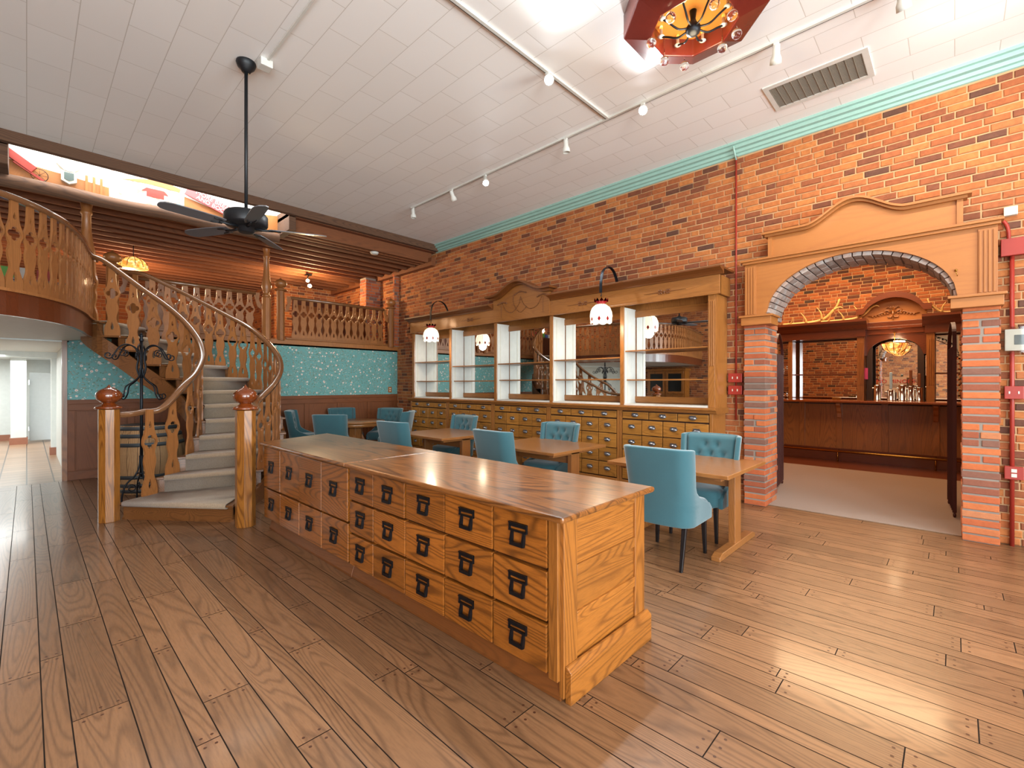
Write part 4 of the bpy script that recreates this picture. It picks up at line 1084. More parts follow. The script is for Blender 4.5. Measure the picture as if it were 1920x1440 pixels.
for x, y, a, lb in [
    (4.77, 1.87, PI + .02, 'teal buttoned chair tucked in between nearest table and brick pillar'),
    (4.00, 3.88, -.03, 'teal chair with smooth back turned, at the middle table on the counter side'),
    (4.82, 3.92, PI + .03, 'teal buttoned chair against the drawers at the middle table'),
    (3.88, 5.86, .12, 'teal chair with smooth back turned, at the farthest trestle table'),
    (4.90, 6.05, PI - .02, 'teal buttoned chair against the drawers at the farthest trestle table'),
    (3.86, 8.10, .72, 'teal chair with smooth back turned, in front of the round table'),
    (4.85, 9.66, -PI / 2 - .05, 'teal buttoned chair behind the round table against the wainscot'),
    (3.95, 9.62, -.55, 'teal buttoned chair on the stair side of the round table'),
    (5.35, 8.95, PI + .45, 'teal chair on the brick wall side of the round table, facing the stair'),
    (5.05, 8.05, PI / 2 + .75, 'teal chair angled between round table and farthest trestle table')]:
    dup(ch, (x, y, 0), a, lb)

# ================================================================ BARREL, COAT RACK
t = thing('wine_barrel', 'weathered oak barrel with grey hoops standing under the stairs', 'barrel', (1.22, 8.42, 0))
def br_(z): return .34 + .10 * math.sin(PI * z / .94)
m = MB(); ns = 22
for k in range(ns):
    t0, t1 = 2 * PI * k / ns + .006, 2 * PI * (k + 1) / ns - .006; vs = []; nn = 10
    for j in range(nn + 1):
        z = .94 * j / nn
        for th in (t0, (t0 + t1) / 2, t1): vs.append((1.22 + br_(z) * math.cos(th), 8.42 + br_(z) * math.sin(th), z))
    m.add(vs, [(j * 3 + q, j * 3 + q + 1, (j + 1) * 3 + q + 1, (j + 1) * 3 + q) for j in range(nn) for q in range(2)])
obj('stave', m, 'stave', t); t.children[-1].name = 'staves'
obj('core', MB().lathe([(br_(.94 * j / 10) - .006, .94 * j / 10) for j in range(11)], (1.22, 8.42, 0), 30), 'darkwood', t)
obj('head', MB().lathe([(.29, .90), (.29, .915)], (1.22, 8.42, 0), 30), 'stave', t)
for z in (.02, .10, .22, .66, .78, .88):
    obj('hoop', MB().lathe([(br_(z) + .001, z), (br_(z) + .006, z), (br_(z + .05) + .006, z + .05), (br_(z + .05) + .001, z + .05)], (1.22, 8.42, 0), 36), 'hoop', t)
cx, cy = 1.0, 7.42
t = thing('coat_rack', 'tall black wrought iron coat rack with scrolled arms beside the stair', 'coat rack', (cx, cy, 0))
obj('pole', MB().tube([(cx, cy, .35), (cx, cy, 2.06)], .017, 10), 'iron', t)
obj('finial', MB().lathe([(.012, 2.05), (.022, 2.06), (.026, 2.08), (.014, 2.10), (.02, 2.115), (.024, 2.13), (.012, 2.15), (.004, 2.165)], (cx, cy, 0), 12), 'iron', t)
def spiral(an, c, r0, r1, a0, turns, n=16):
    out = []
    for i in range(n + 1):
        f = i / n; th = a0 + turns * 2 * PI * f; r = r0 + (r1 - r0) * f
        out.append((c[0] + r * math.cos(th), c[1] + r * math.sin(th)))
    return [(cx + math.cos(an) * a, cy + math.sin(an) * a, b) for a, b in out]
for k in range(6):
    an = AZ * 0 + .25 + k * PI / 3
    P2 = lambda l: [(cx + math.cos(an) * a, cy + math.sin(an) * a, b) for a, b in l]
    pts = smooth_curve(P2([(.018, 1.60), (.05, 1.72), (.035, 1.85), (.06, 1.96), (.14, 2.01), (.22, 1.98), (.27, 1.90), (.30, 1.84)]), 5) 
    obj('upper_arm', MB().tube(pts, .0085, 7).tube(spiral(an, (.335, 1.87), .045, .012, -2.6, 1.1), .0075, 6).tube(spiral(an, (.20, 1.90), .05, .012, .9, 1.2), .006, 6), 'iron', t)
for k in range(4):
    an = .55 + k * PI / 2
    P2 = lambda l: [(cx + math.cos(an) * a, cy + math.sin(an) * a, b) for a, b in l]
    pts = smooth_curve(P2([(.02, 1.72), (.03, 1.62), (.10, 1.55), (.19, 1.49), (.215, 1.40), (.25, 1.345)]), 5)
    obj('lower_arm', MB().tube(pts, .0085, 7).tube(spiral(an, (.29, 1.365), .045, .012, -2.6, 1.1), .0075, 6), 'iron', t)
for k in range(4):
    an = .1 + k * PI / 2
    P2 = lambda l: [(cx + math.cos(an) * a, cy + math.sin(an) * a, b) for a, b in l]
    obj('leg', MB().tube(smooth_curve(P2([(.015, .62), (.02, .5), (.06, .38), (.15, .28), (.19, .15), (.20, .05), (.24, .012)]), 5), .010, 7).tube(spiral(an, (.1, .22), .05, .015, 1.2, 1.2), .007, 6), 'iron', t)
obj('ring', MB().tube([(cx + .06 * math.cos(q * PI / 8), cy + .06 * math.sin(q * PI / 8), 1.02 * 0 + .40) for q in range(16)], .006, 6, closed=True), 'iron', t)

# ================================================================ CEILING FAN, TRACK LIGHTS, VENT, CHANDELIER
fx, fy = 1.47, 4.97
t = thing('ceiling_fan', 'black five-blade ceiling fan on a long downrod in front of the mezzanine', 'ceiling fan', (fx, fy, ZC))
obj('canopy', MB().lathe([(.085, ZC), (.088, ZC - .015), (.075, ZC - .05), (.05, ZC - .075), (.035, ZC - .10)][::-1], (fx, fy, 0), 20), 'fan', t)
obj('downrod', MB().tube([(fx, fy, ZC - .08), (fx, fy, 3.2)], .0155, 12), 'fan', t)
obj('motor', MB().lathe([(.05, 2.985), (.07, 2.99), (.075, 3.03), (.10, 3.035), (.18, 3.05), (.19, 3.07), (.19, 3.15), (.17, 3.175), (.06, 3.19), (.03, 3.22)], (fx, fy, 0), 30), 'fan', t)
for k, dg in enumerate((-25, 47, 119, 191, 263)):
    an = math.radians(dg); U = Vector((math.cos(an), math.sin(an), 0)); S = Vector((-U.y, U.x, 0)); c0 = Vector((fx, fy, 3.035))
    tilt = .21; S2 = (S * math.cos(tilt) + Vector((0, 0, 1)) * math.sin(tilt))
    out = [(.20, .045), (.26, .06), (.45, .068), (.64, .067), (.69, .055), (.72, .03), (.725, 0)]
    pl = [(a, b) for a, b in out] + [(a, -b) for a, b in out[::-1][1:]]
    q = len(pl); m = MB().add([c0 + U * a + S2 * b + Vector((0, 0, dz)) for dz in (-.004, .004) for a, b in pl], [tuple(range(q))[::-1], tuple(range(q, 2 * q))] + [(i, (i + 1) % q, q + (i + 1) % q, q + i) for i in range(q)])
    bl = obj('blade', m, 'fanblade', t)
    m = MB().tube([c0 + U * .08 + Vector((0, 0, 0)), c0 + U * .15 - Vector((0, 0, .01)), c0 + U * .24 - Vector((0, 0, .008))], [.016, .012, .01], 6)
    for s_ in (-1, 1): m.tube([c0 + U * .2 + S2 * .0, c0 + U * .24 + S2 * .03 * s_ - Vector((0, 0, .008)), c0 + U * .3 + S2 * .04 * s_ - Vector((0, 0, .008))], .006, 6)
    obj('blade_iron', m, 'fan', bl)
t = thing('ceiling_outlet_box', 'white surface outlet box on the ceiling by the fan canopy', 'outlet', (1.6, 4.84, ZC))
obj('box', MB().box(1.535, 1.645, 4.76, 4.87, ZC - .075, ZC), 'white', t, bevel=.006)
obj('conduit', MB().box(1.59, 1.61, 1.9, 4.76, ZC - .018, ZC), 'white', t)
t = thing('track_rail', 'long white and black lighting track along the ceiling beside the brick wall', 'light track', (4.7, 3.5, ZC))
obj('channel', MB().box(4.685, 4.715, -3, 6.95, ZC - .022, ZC), 'white', t); obj('slot', MB().box(4.715, 4.722, -3, 6.95, ZC - .022, ZC), 'black', t)
t = thing('track_rail', 'short lighting track crossing the ceiling to the long one', 'light track', (3.0, 2.93, ZC))
obj('channel', MB().box(1.2, 4.68, 2.915, 2.945, ZC - .022, ZC), 'white', t); obj('slot', MB().box(1.2, 4.68, 2.945, 2.952, ZC - .022, ZC), 'black', t)
def track_head(x, y, d, on, label, energy=60, colr=(.90, .98, 1), pw=None):
    t = thing('track_spotlight', label, 'spotlight', (x, y, ZC - .022), group='white track spotlights')
    D_ = Vector(d).normalized(); c0 = Vector((x, y, ZC - .07))
    obj('stem', MB().box(x - .012, x + .012, y - .022, y + .022, ZC - .045, ZC - .02).tube([(x, y, ZC - .04), tuple(c0)], .007, 6), 'white', t)
    ax = D_; s = ax.cross(Vector((0, 1, .3))).normalized(); u = s.cross(ax)
    pr = [(.022, -.03), (.03, -.025), (.032, .05), (.046, .08), (.05, .125), (.044, .125), (.04, .10), (.0, .10)]; vs = []; fs = []; n = 18
    for r_, a in pr:
        for i in range(n): th = 2 * PI * i / n; vs.append(c0 + ax * a + s * r_ * math.cos(th) + u * r_ * math.sin(th))
    for j in range(len(pr) - 1):
        for i in range(n): fs.append((j * n + i, j * n + (i + 1) % n, (j + 1) * n + (i + 1) % n, (j + 1) * n + i))
    fs.append(tuple(range(n)))
    obj('housing', MB().add(vs, fs, smooth=True), 'white', t)
    if on:
        m = MB(); b = c0 + ax * .112; vs = [b + s * .041 * math.cos(2 * PI * i / n) + u * .041 * math.sin(2 * PI * i / n) for i in range(n)] + [b + ax * .012]
        m.add(vs, [(i, (i + 1) % n, n) for i in range(n)], smooth=True); obj('lit_lens', m, 'bulb', t)
        l = lamp('spot_beam', 'SPOT', c0 + ax * .16, energy, colr, .05, spot=2.3, blend=.8)
        l.rotation_euler = D_.to_track_quat('-Z', 'Y').to_euler()
CD = Vector((-.5, -.5, -1.0))
track_head(3.58, 2.93, (-.4, -.45, -.55), True, 'lit white track spotlight on the short crossing track', 225)
track_head(4.70, 2.49, (-.55, -.3, -.55), True, 'lit white track spotlight on the long track, nearer of two', 225)
track_head(4.70, 5.04, (-.35, -.5, -.85), True, 'lit white track spotlight farther along, between two unlit heads', 225)
track_head(4.70, 3.55, (.1, 0, -1), False, 'unlit white track head hanging down between the two bright ones')
track_head(4.68, 5.80, (.5, .1, -.8), False, 'unlit small white track head beyond the farthest lit one')
track_head(4.70, 6.90, (.1, 0, -1), False, 'unlit white track head at the far end of the long track')
track_head(4.70, 1.17, (.6, .2, -.8), True, 'white track head with warm lamp beside the air grille', 34, (1, .85, .6))
track_head(4.70, -.6, (.7, .5, -.6), True, 'white fill track head added on the long track behind the air grille', 60, (1, .9, .75))  # out-of-view head added as fill light
track_head(4.70, .3, (.6, -.1, -.8), True, 'white fill track head added on the long track level with the arch', 46, (1, .86, .68))  # second unseen head, added for extra fill
t = thing('air_grille', 'rectangular taupe return-air grille in the ceiling near the crown moulding', 'vent', (5.63, 1.03, ZC))
obj('frame', MB().box(5.36, 5.42, .58, 1.47, ZC - .012, ZC).box(5.85, 5.91, .58, 1.47, ZC - .012, ZC).box(5.42, 5.85, .58, .63, ZC - .012, ZC).box(5.42, 5.85, 1.42, 1.47, ZC - .012, ZC), 'white', t)
obj('backing', MB().box(5.42, 5.85, .63, 1.42, ZC - .004, ZC), 'darkwood', t)
m = MB()
for q in range(27): xx = 5.424 + q * .0158; m.box(xx, xx + .009, .63, 1.42, ZC - .009, ZC - .005)
for q in range(13): yy = .63 + q * .0655; m.box(5.42, 5.85, yy, yy + .006, ZC - .012, ZC - .008)
obj('louvres', m, 'grille', t)
hx_, hy_ = 3.70, 1.52
t = thing('chandelier', 'maroon octagonal chandelier frame on the ceiling with hanging crystal balls', 'chandelier', (hx_, hy_, ZC))
def octa(r0, r1, z0, z1, zi):
    m = MB(); vs = []
    for r_, z in ((r0, z0), (r1, z1), (r1, ZC), (r0, ZC)):
        for i in range(8): th = PI / 8 + i * PI / 4; vs.append((hx_ + r_ * math.cos(th), hy_ + r_ * math.sin(th), z))
    fs = [(j * 8 + i, j * 8 + (i + 1) % 8, ((j + 1) % 4) * 8 + (i + 1) % 8, ((j + 1) % 4) * 8 + i) for j in range(4) for i in range(8)]
    return m.add(vs, fs)
obj('frame', octa(.33, .55, ZC - .27, ZC - .20, 0), 'maroon', t, bevel=.01)
obj('inner_panel', MB().prism_ngon((hx_, hy_), .37, 8, ZC - .12, ZC - .1, PI / 8), 'amber', t)
obj('stem', MB().lathe([(.02, 4.32), (.05, 4.34), (.06, 4.38), (.03, 4.42), (.02, 4.45), (.03, ZC - .1)], (hx_, hy_, 0), 14), 'iron', t)
for k in range(8):
    an = k * PI / 4 + .1; c_, s_ = math.cos(an), math.sin(an); rr = .26
    pts = smooth_curve([(hx_ + c_ * .03, hy_ + s_ * .03, 4.38), (hx_ + c_ * .12, hy_ + s_ * .12, 4.36), (hx_ + c_ * .2, hy_ + s_ * .2, 4.40), (hx_ + c_ * rr, hy_ + s_ * rr, 4.43)], 5)
    a_ = obj('arm', MB().tube(pts, .008, 6), 'iron', t)
    obj('candle', MB().lathe([(.01, 4.42), (.03, 4.43), (.012, 4.435), (.012, 4.49)], (hx_ + c_ * rr, hy_ + s_ * rr, 0), 10), 'white', a_)
    obj('flame_bulb', MB().sphere((hx_ + c_ * rr, hy_ + s_ * rr, 4.505), .014, 6, (1, 1, 1.6)), 'litamber', a_)
for (dx, dy) in ((.12, .30), (.30, .20), (-.16, .28), (.30, -.12), (-.3, .05), (.0, -.3), (-.2, -.24), (.22, -.26)):
    b = obj('crystal_ball', MB().sphere((hx_ + dx, hy_ + dy, 4.32), .04, 6).tube([(hx_ + dx, hy_ + dy, 4.35), (hx_ + dx, hy_ + dy, ZC - .11)], .003, 5), 'glass', t)
lamp('chandelier_glow', 'POINT', (hx_, hy_, 4.2), 14, (1, .8, .5), .15)

# ================================================================ WALL FITTINGS
t = thing('conduit', 'slim red painted conduit dropping from the mint moulding beside the hutch', 'pipe', (XW - .03, 2.06, 0))
obj('pipe', MB().tube([(XW - .03, 2.06, 1.05), (XW - .03, 2.06, 4.49)], .011, 8), 'redpaint', t); obj('painted_top', MB().tube([(XW - .03, 2.06, 4.44), (XW - .14, 2.06, ZC - .06)], .011, 8), 'mint', t)
def wbox(name, label, cat, y, z, hw, hh, mat='redpaint', face=None, d=.06, x=XW - .02):
    t = thing(name, label, cat, (x, y, z - hh)); obj('box', MB().box(x - d, x, y - hw, y + hw, z - hh, z + hh), mat, t, bevel=.004)
    if face:
        m = MB()
        for q in face: m.box(x - d - .004, x - d, y + q[0] - q[2], y + q[0] + q[2], z + q[1] - q[3], z + q[1] + q[3])
        obj('toggles' if name == 'switch_box' else 'sockets' if name == 'outlet_box' else 'display', m, 'plastic' if name != 'thermostat' else 'screen', t, bevel=.001)
    return t
wbox('switch_box', 'red switch box on the conduit by the pillar, upper one', 'switch', 2.06, 1.60, .085, .058, face=[(-.03, .0, .006, .014), (.03, 0, .006, .014)])
wbox('switch_box', 'red switch box on the conduit by the pillar, lower one', 'switch', 2.06, 1.44, .085, .058, face=[(-.03, .0, .006, .014), (.03, 0, .006, .014)])
t = thing('conduit', 'thick red conduit running down the brick right of the portal', 'pipe', (XW - .03, -.39, 0))
obj('pipe', MB().tube([(XW - .035, -.39, .0), (XW - .035, -.39, 2.85)], .017, 10), 'redpaint', t)
obj('bend', MB().tube(smooth_curve([(XW - .035, -.37, 2.85), (XW - .035, -.36, 3.0), (XW - .035, -.31, 3.08), (XW - .05, -.2, 3.09)], 5), .015, 8), 'redpaint', t)
wbox('junction_box', 'red blank junction box beside the top of the portal', 'junction box', -.40, 2.80, .085, .08)
wbox('switch_box', 'red double switch box on the thick conduit right of the pillar', 'switch', -.40, 1.44, .062, .06, face=[(-.03, .0, .005, .012), (.03, 0, .005, .012)])
wbox('outlet_box', 'red outlet box low on the thick conduit right of the pillar', 'outlet', -.40, .69, .062, .06, face=[(0, .022, .018, .016), (0, -.022, .018, .016)])
t = wbox('thermostat', 'white thermostat in a clear guard on the thick red conduit', 'thermostat', -.46, 1.93, .12, .10, 'plastic', face=[(-.01, .0, .07, .045)], d=.07)
obj('guard', MB().box(XW - .10, XW - .02, -.61, -.31, 1.81, 2.05), 'glass', t)
wbox('motion_sensor', 'small white motion sensor on the brick above the portal corner', 'sensor', -.38, 3.14, .045, .04, 'plastic', d=.05)
t = wbox('wall_thermostat', 'small white thermostat on the upstairs brick wall near the pier', 'thermostat', 11.55, 3.92, .07, .07, 'plastic', d=.04)
t = thing('wall_outlet', 'brown outlet plate on the wallpaper just above the wainscot corner', 'outlet', (6.2, YF, 1.3))
obj('plate', MB().box(6.15, 6.25, YF - .012, YF, 1.31, 1.45), 'oak_x', t, bevel=.003); obj('sockets', MB().box(6.18, 6.22, YF - .016, YF - .012, 1.39, 1.42).box(6.18, 6.22, YF - .016, YF - .012, 1.34, 1.37), 'plastic', t)
for (x, y, z, lb) in ((4.98, 8.7, JB, 'round white smoke detector under the joists near the brick corner'), (1.34, 9.14, JB - .02, 'round white smoke detector on the beam under the roof light')):
    t = thing('smoke_detector', lb, 'smoke detector', (x, y, z - .04)); obj('body', MB().lathe([(.03, z - .045), (.065, z - .04), (.08, z - .02), (.08, z)], (x, y, 0), 24), 'white', t)
    obj('base', MB().lathe([(.09, z - .006), (.09, z)], (x, y, 0), 24), 'white', t)

# bulbs and added fill light on the mezzanine
t = thing('bulb_fixture', 'bare twin warm bulbs hanging under the mezzanine joists', 'light', (4.78, 11.6, JB))
obj('bracket', MB().tube(smooth_curve([(4.85, 11.65, JB), (4.84, 11.62, 4.2), (4.78, 11.52, 4.17), (4.77, 11.5, 4.10)], 4), .012, 6).box(4.78, 4.92, 11.6, 11.7, JB - .02, JB), 'iron', t)
obj('bulb', MB().sphere((4.77, 11.5, 4.06), .04, 8), 'warmbulb', t); obj('bulb', MB().sphere((4.80, 11.45, 3.93), .045, 8), 'warmbulb', t)
lamp('bulb_glow', 'POINT', (4.72, 11.3, 3.88), 110, (1, .68, .36), .06)
lamp('far_fill_glow', 'POINT', (1.5, 13.0, 3.7), 90, (1, .62, .34), .1)  # fill with no fitting of its own, added to brighten the mezzanine
lamp('far_fill_glow', 'POINT', (-1.8, 12.2, 3.7), 80, (1, .66, .4), .1)  # further added fill, out of view on the balcony side
t = thing('stained_glass_pendant', 'stained glass dome pendant hanging upstairs behind the stair newel', 'pendant lamp', (1.49, 12, 3.9))
obj('dome', MB().lathe([(.25, 3.86), (.25, 3.89), (.22, 3.97), (.15, 4.04), (.06, 4.08), (.03, 4.09)], (1.49, 12, 0), 24, lambda i, n, r, z: 0), 'litamber', t)
m = MB()
for k in range(12):
    an = k * PI / 6; m.tube([(1.49 + r_ * math.cos(an), 12 + r_ * math.sin(an), z) for r_, z in ((.255, 3.87), (.226, 3.97), (.156, 4.045), (.06, 4.085))], .005, 5)
obj('leading', m, 'iron', t); obj('chain', MB().tube([(1.49, 12, 4.08), (1.49, 12, JB + .1)], .007, 6), 'iron', t)
# a low counter with coloured boxes upstairs at the left
t = thing('shelf_unit', 'dark low shelf unit behind the balcony railing upstairs', 'shelf', (-.4, 10.9, ZM))
obj('body', MB().box(-1.6, .75, 10.7, 11.1, ZM, 3.16), 'cherry_y', t, bevel=.004); obj('top', MB().box(-1.65, .8, 10.66, 11.12, 3.16, 3.19), 'cherry_y', t)
cols_ = [((110, 190, 70), 'green'), ((236, 232, 224), 'white'), ((60, 150, 200), 'blue'), ((190, 60, 44), 'red'), ((228, 206, 120), 'yellow'), ((70, 100, 170), 'navy')]
x = -1.5; order = [0, 4, 2, 3, 1, 5, 0, 1, 3]
wh_ = ['lying at the outer end of', 'near the outer end of', 'third along', 'fourth along', 'midway on', 'just past the middle of', 'third from the stair end of', 'second from the stair end of', 'at the stair end of']
for k, c_ in enumerate(order):
    cc, nm = cols_[c_]; mn = 'box_' + nm
    if mn not in M: M[mn] = simple(nm + '_card', cc, .5)
    w_ = R.uniform(.13, .2); h_ = R.uniform(.12, .2)
    tag(obj('game_box', MB().box(x, x + w_, 10.78, 10.95, 3.19, 3.19 + h_), mn, bevel=.004), '%s boxed game %s the dark shelf upstairs' % (nm, wh_[k]), 'box', 'boxed games on the upstairs shelf'); x += w_ + .04

# roof light contents
YW = 9.055
t = thing('wall_panelling', 'orange timber panelling low in the roof light well', 'panelling', (1.5, YW, 4.3))
for (a, b, z0, z1) in ((-.16, .84, 4.50, 4.42), (1.77, 2.5, 4.56, 4.40), (2.5, 3.2, 4.52, 4.62)):
    obj('board', MB().extrude([(a, 4.28), (b, 4.28), (b, z1), (a, z0)], 'y', YW - .014, YW), 'portal_y', t)
for a in (.58, .66, .74): obj('post', MB().box(a, a + .03, YW - .03, YW - .014, 4.28, 4.52), 'portal_z', t)
t = thing('farm_cart', 'red farm cart with a spoked wheel hung in the roof light well', 'cart', (0, YW - .05, 4.3))
obj('bed', MB().obox((-.06, YW - .05, 4.50), Vector((.13, 0, -.09)), (0, .02, 0), Vector((.028, 0, .042))), 'redpaint', t, bevel=.004)
obj('shaft', MB().obox((.02, YW - .05, 4.38), Vector((.14, 0, -.09)), (0, .012, 0), Vector((.008, 0, .012))), 'redpaint', t)
m = MB().tube([(.12 + .085 * math.cos(q * PI / 10), YW - .05, 4.36 + .085 * math.sin(q * PI / 10)) for q in range(20)], .004, 5, up=(0, 1, 0), closed=True)
for q in range(8): m.tube([(.12, YW - .05, 4.36), (.12 + .083 * math.cos(q * PI / 4), YW - .05, 4.36 + .083 * math.sin(q * PI / 4))], .002, 4)
obj('wheel', m, 'iron', t)
t = thing('wall_lantern', 'white hexagonal lantern with leaded panes in the roof light well', 'lantern', (.41, YW - .06, 4.3))
obj('frame', MB().extrude([(.33, 4.36), (.41, 4.32), (.49, 4.36), (.49, 4.50), (.33, 4.50)], 'y', YW - .09, YW - .02), 'plastic', t, bevel=.003)
obj('hood', MB().extrude([(.28, 4.58), (.36, 4.50), (.41, 4.49), (.46, 4.50), (.54, 4.58), (.50, 4.68), (.32, 4.68)], 'y', YW - .10, YW - .02), 'plastic', t, bevel=.003)
obj('pane', MB().extrude([(.36, 4.385), (.41, 4.36), (.46, 4.385), (.46, 4.475), (.36, 4.475)], 'y', YW - .1, YW - .09), 'screen', t)
t = thing('painting', 'pale landscape painting with a red farmhouse in the roof light well', 'painting', (1.3, YW, 4.3))
def paint_mat():
    s = NT('farm_landscape'); v = s.coord(False); n = s.noise(v, 4, 5, .6)
    cc = s.ramp(n, [(.3, lin((250, 248, 246))), (.46, lin((244, 236, 228))), (.54, lin((200, 140, 110))), (.60, lin((120, 160, 160))), (.68, lin((250, 246, 240)))])
    s.l(cc, s.b.inputs['Base Color']); s.set(Roughness=.6); return s.m
M['painting'] = paint_mat()
obj('canvas', MB().box(.86, 1.75, YW - .02, YW - .004, 4.28, 4.84), 'painting', t)
obj('farmhouse', MB().box(1.28, 1.50, YW - .024, YW - .02, 4.43, 4.50).extrude([(1.22, 4.50), (1.56, 4.50), (1.50, 4.56), (1.28, 4.56)], 'y', YW - .024, YW - .02), 'redpaint', t)
obj('hill', MB().extrude([(1.0, 4.6), (1.25, 4.68), (1.5, 4.72), (1.72, 4.66), (1.7, 4.6), (1.4, 4.62)], 'y', YW - .023, YW - .02), 'portal_y', t)
t = thing('hanging_sign', 'slanted pink-red lettered board sign in the roof light well', 'sign', (2.12, YW - .05, 4.4))
M['signred'] = simple('faded_red_sign', (206, 84, 84), .6)
sa = math.radians(-19)
U = Vector((math.cos(sa), 0, math.sin(sa))); Wv = Vector((-math.sin(sa), 0, math.cos(sa))); sc0 = Vector((2.14, YW - .055, 4.555))
obj('board', MB().obox(sc0, U * .37, (0, .01, 0), Wv * .088), 'signred', t, bevel=.004)
RM = Matrix(((U.x, Wv.x, 0, 0), (0, 0, -1, 0), (U.z, Wv.z, 0, 0), (0, 0, 0, 1)))
for k, (tx, dw) in enumerate((('MORE BREA', .040), ('AND BOO', -.040))):
    p = sc0 + Wv * dw + Vector((0, -.012, 0)); mt = Matrix.Translation(p) @ RM
    text_mesh('lettering', tx, 'white', .092, mt, t)

# ================================================================ BAR ROOM
BX = 11.2
t = thing('bar_counter', 'long dark oak bar counter with panelled front beyond the arch', 'bar counter', (BX, 1, 0))
obj('body', MB().box(BX, BX + .5, -2.2, 3.9, .0, 1.15), 'darkwood', t)
obj('bar_top', MB().box(10.88, BX + .55, -2.25, 3.95, 1.15, 1.20), 'ball', t, bevel=.018)
ps = [-1.9, -1.2, -.47, .24, .95, 1.66, 2.30, 3.0, 3.7]
for a, b in zip(ps, ps[1:]):
    obj('front_panel', MB().box(BX - .015, BX, a + .05, b - .05, .24, 1.12), 'cherry_z', t)
for k, p in enumerate(ps):
    obj('stile', MB().box(BX - .035, BX, p - .05, p + .05, .1, 1.14), 'cherry_z', t, bevel=.004)
    if k % 2 == 1:
        obj('corbel', MB().extrude([(BX - .035, 1.14), (BX - .20, 1.14), (BX - .20, 1.10), (BX - .12, 1.05), (BX - .10, .98), (BX - .06, .94), (BX - .06, .86), (BX - .035, .84)], 'y', p - .035, p + .035), 'portal_z', t, bevel=.004)
obj('skirting', MB().box(BX - .04, BX, -2.2, 3.9, 0, .24), 'cherry_y', t)
t = thing('foot_rail', 'brass foot rail along the base of the bar', 'foot rail', (BX - .2, 1, 0))
obj('rail', MB().tube([(BX - .2, -2.2, .2), (BX - .2, 3.8, .2)], .022, 10), 'brass', t)
for p in (-1.2, .24, 1.66, 3.0): obj('bracket', MB().tube([(BX - .04, p, .22), (BX - .2, p, .2), (BX - .2, p, 0)], .012, 8), 'brass', t)
BB = 12.4
t = thing('back_bar', 'dark cherry back bar with carved arched crest and mirrors', 'back bar', (BB, .8, 0))
obj('base_cabinet', MB().box(BB - .2, BB + .4, -2, 3.6, 0, 1.02), 'cherry_z', t); obj('base_top', MB().box(BB - .25, BB + .4, -2, 3.6, 1.02, 1.07), 'cherry_y', t, bevel=.006)
obj('back_mirror', MB().box(BB + .28, BB + .3, -1.9, 3.5, 1.1, 2.5), 'mirror', t)
obj('back_panel', MB().box(BB + .3, BB + .4, -2, 3.6, 1.07, 2.6), 'darkwood', t)
for (a, b) in ((2.70, 2.78), (1.38, 1.50), (.28, .40), (-.95, -.83)):
    m = MB().box(BB - .22, BB + .08, a, b, 1.07, 2.52)
    for q in range(3): m.box(BB - .228, BB - .22, a + .015 + q * .03, a + .03 + q * .03, 1.5, 2.4)
    obj('pilaster', m, 'cherry_z', t, bevel=.003)
for (a, b) in ((1.36, 3.7), (-2, .42)):
    obj('side_cornice', MB().box(BB - .25, BB + .4, a, b, 2.52, 2.66).extrude([(BB - .25, 2.66), (BB - .28, 2.69), (BB - .33, 2.76), (BB - .40, 2.83), (BB - .40, 2.88), (BB + .4, 2.88), (BB + .4, 2.66)], 'y', a - .04, b + .04), 'cherry_y', t)
    for s_ in (1.10, 1.72): obj('shelf', MB().box(BB, BB + .27, a + .15, b - .02, s_, s_ + .025), 'cherry_y', t)
obj('arch_jamb', MB().box(BB - .02, BB + .02, .44, .54, 1.07, 2.45), 'darkwood', t); obj('arch_jamb', MB().box(BB - .02, BB + .02, 1.26, 1.36, 1.07, 2.45), 'darkwood', t)
ya = lambda y: 2.12 + .34 * math.sqrt(max(0, 1 - ((y - .90) / .44) ** 2))
obj('arch_spandrel', band_poly(lambda y: ya(y) if abs(y - .9) < .44 else 2.12, lambda y: 2.56, .40, 1.40, 40, BB - .03, BB + .02), 'cherry_y', t)
obj('entablature', MB().box(BB - .06, BB + .4, .40, 1.40, 2.56, 2.66).box(BB - .1, BB + .4, .40, 1.40, 2.66, 2.72).box(BB - .04, BB + .4, .40, 1.40, 2.72, 2.82), 'cherry_y', t, bevel=.004)
yc_ = lambda y: 3.02 + .30 * max(0, 1 - ((y - .92) / .47) ** 2) ** .7
obj('crest_board', band_poly(lambda y: 2.82, lambda y: yc_(y) - .02, .40, 1.44, 40, BB - .03, BB + .05), 'portal_y', t)
obj('crest_moulding', band_poly(lambda y: yc_(y) - .03, lambda y: yc_(y) + .09, .32, 1.52, 44, BB - .2, BB + .08), 'cherry_y', t)
m = MB()
for s_ in (-1, 1):
    m.tube([(BB - .045, .92 + s_ * a, 3.0 + b) for a, b in ((.03, 0), (.09, .05), (.14, .04), (.15, -.01), (.11, -.02), (.12, .02), (.2, 0), (.27, -.03), (.34, -.05), (.42, -.04))], [.02, .024, .022, .018, .014, .016, .018, .016, .014, .006], 6)
    for k in range(6): m.sphere((BB - .045, .92 + s_ * (.08 + .05 * k), 2.985 - .01 * k), .018, 5)
    for k in range(3): m.tube([(BB - .05, .92, 3.04), (BB - .05, .92 + s_ * .03 * (k + .4), 3.12), (BB - .05, .92 + s_ * .045 * (k + .4), 3.13 - .02 * k)], [.01, .012, .005], 5)
    m.tube([(BB - .045, .92, 2.96), (BB - .045, .92 + s_ * .03, 2.9), (BB - .045, .92 + s_ * .08, 2.9), (BB - .045, .92 + s_ * .09, 2.94)], [.012, .014, .01, .006], 6)
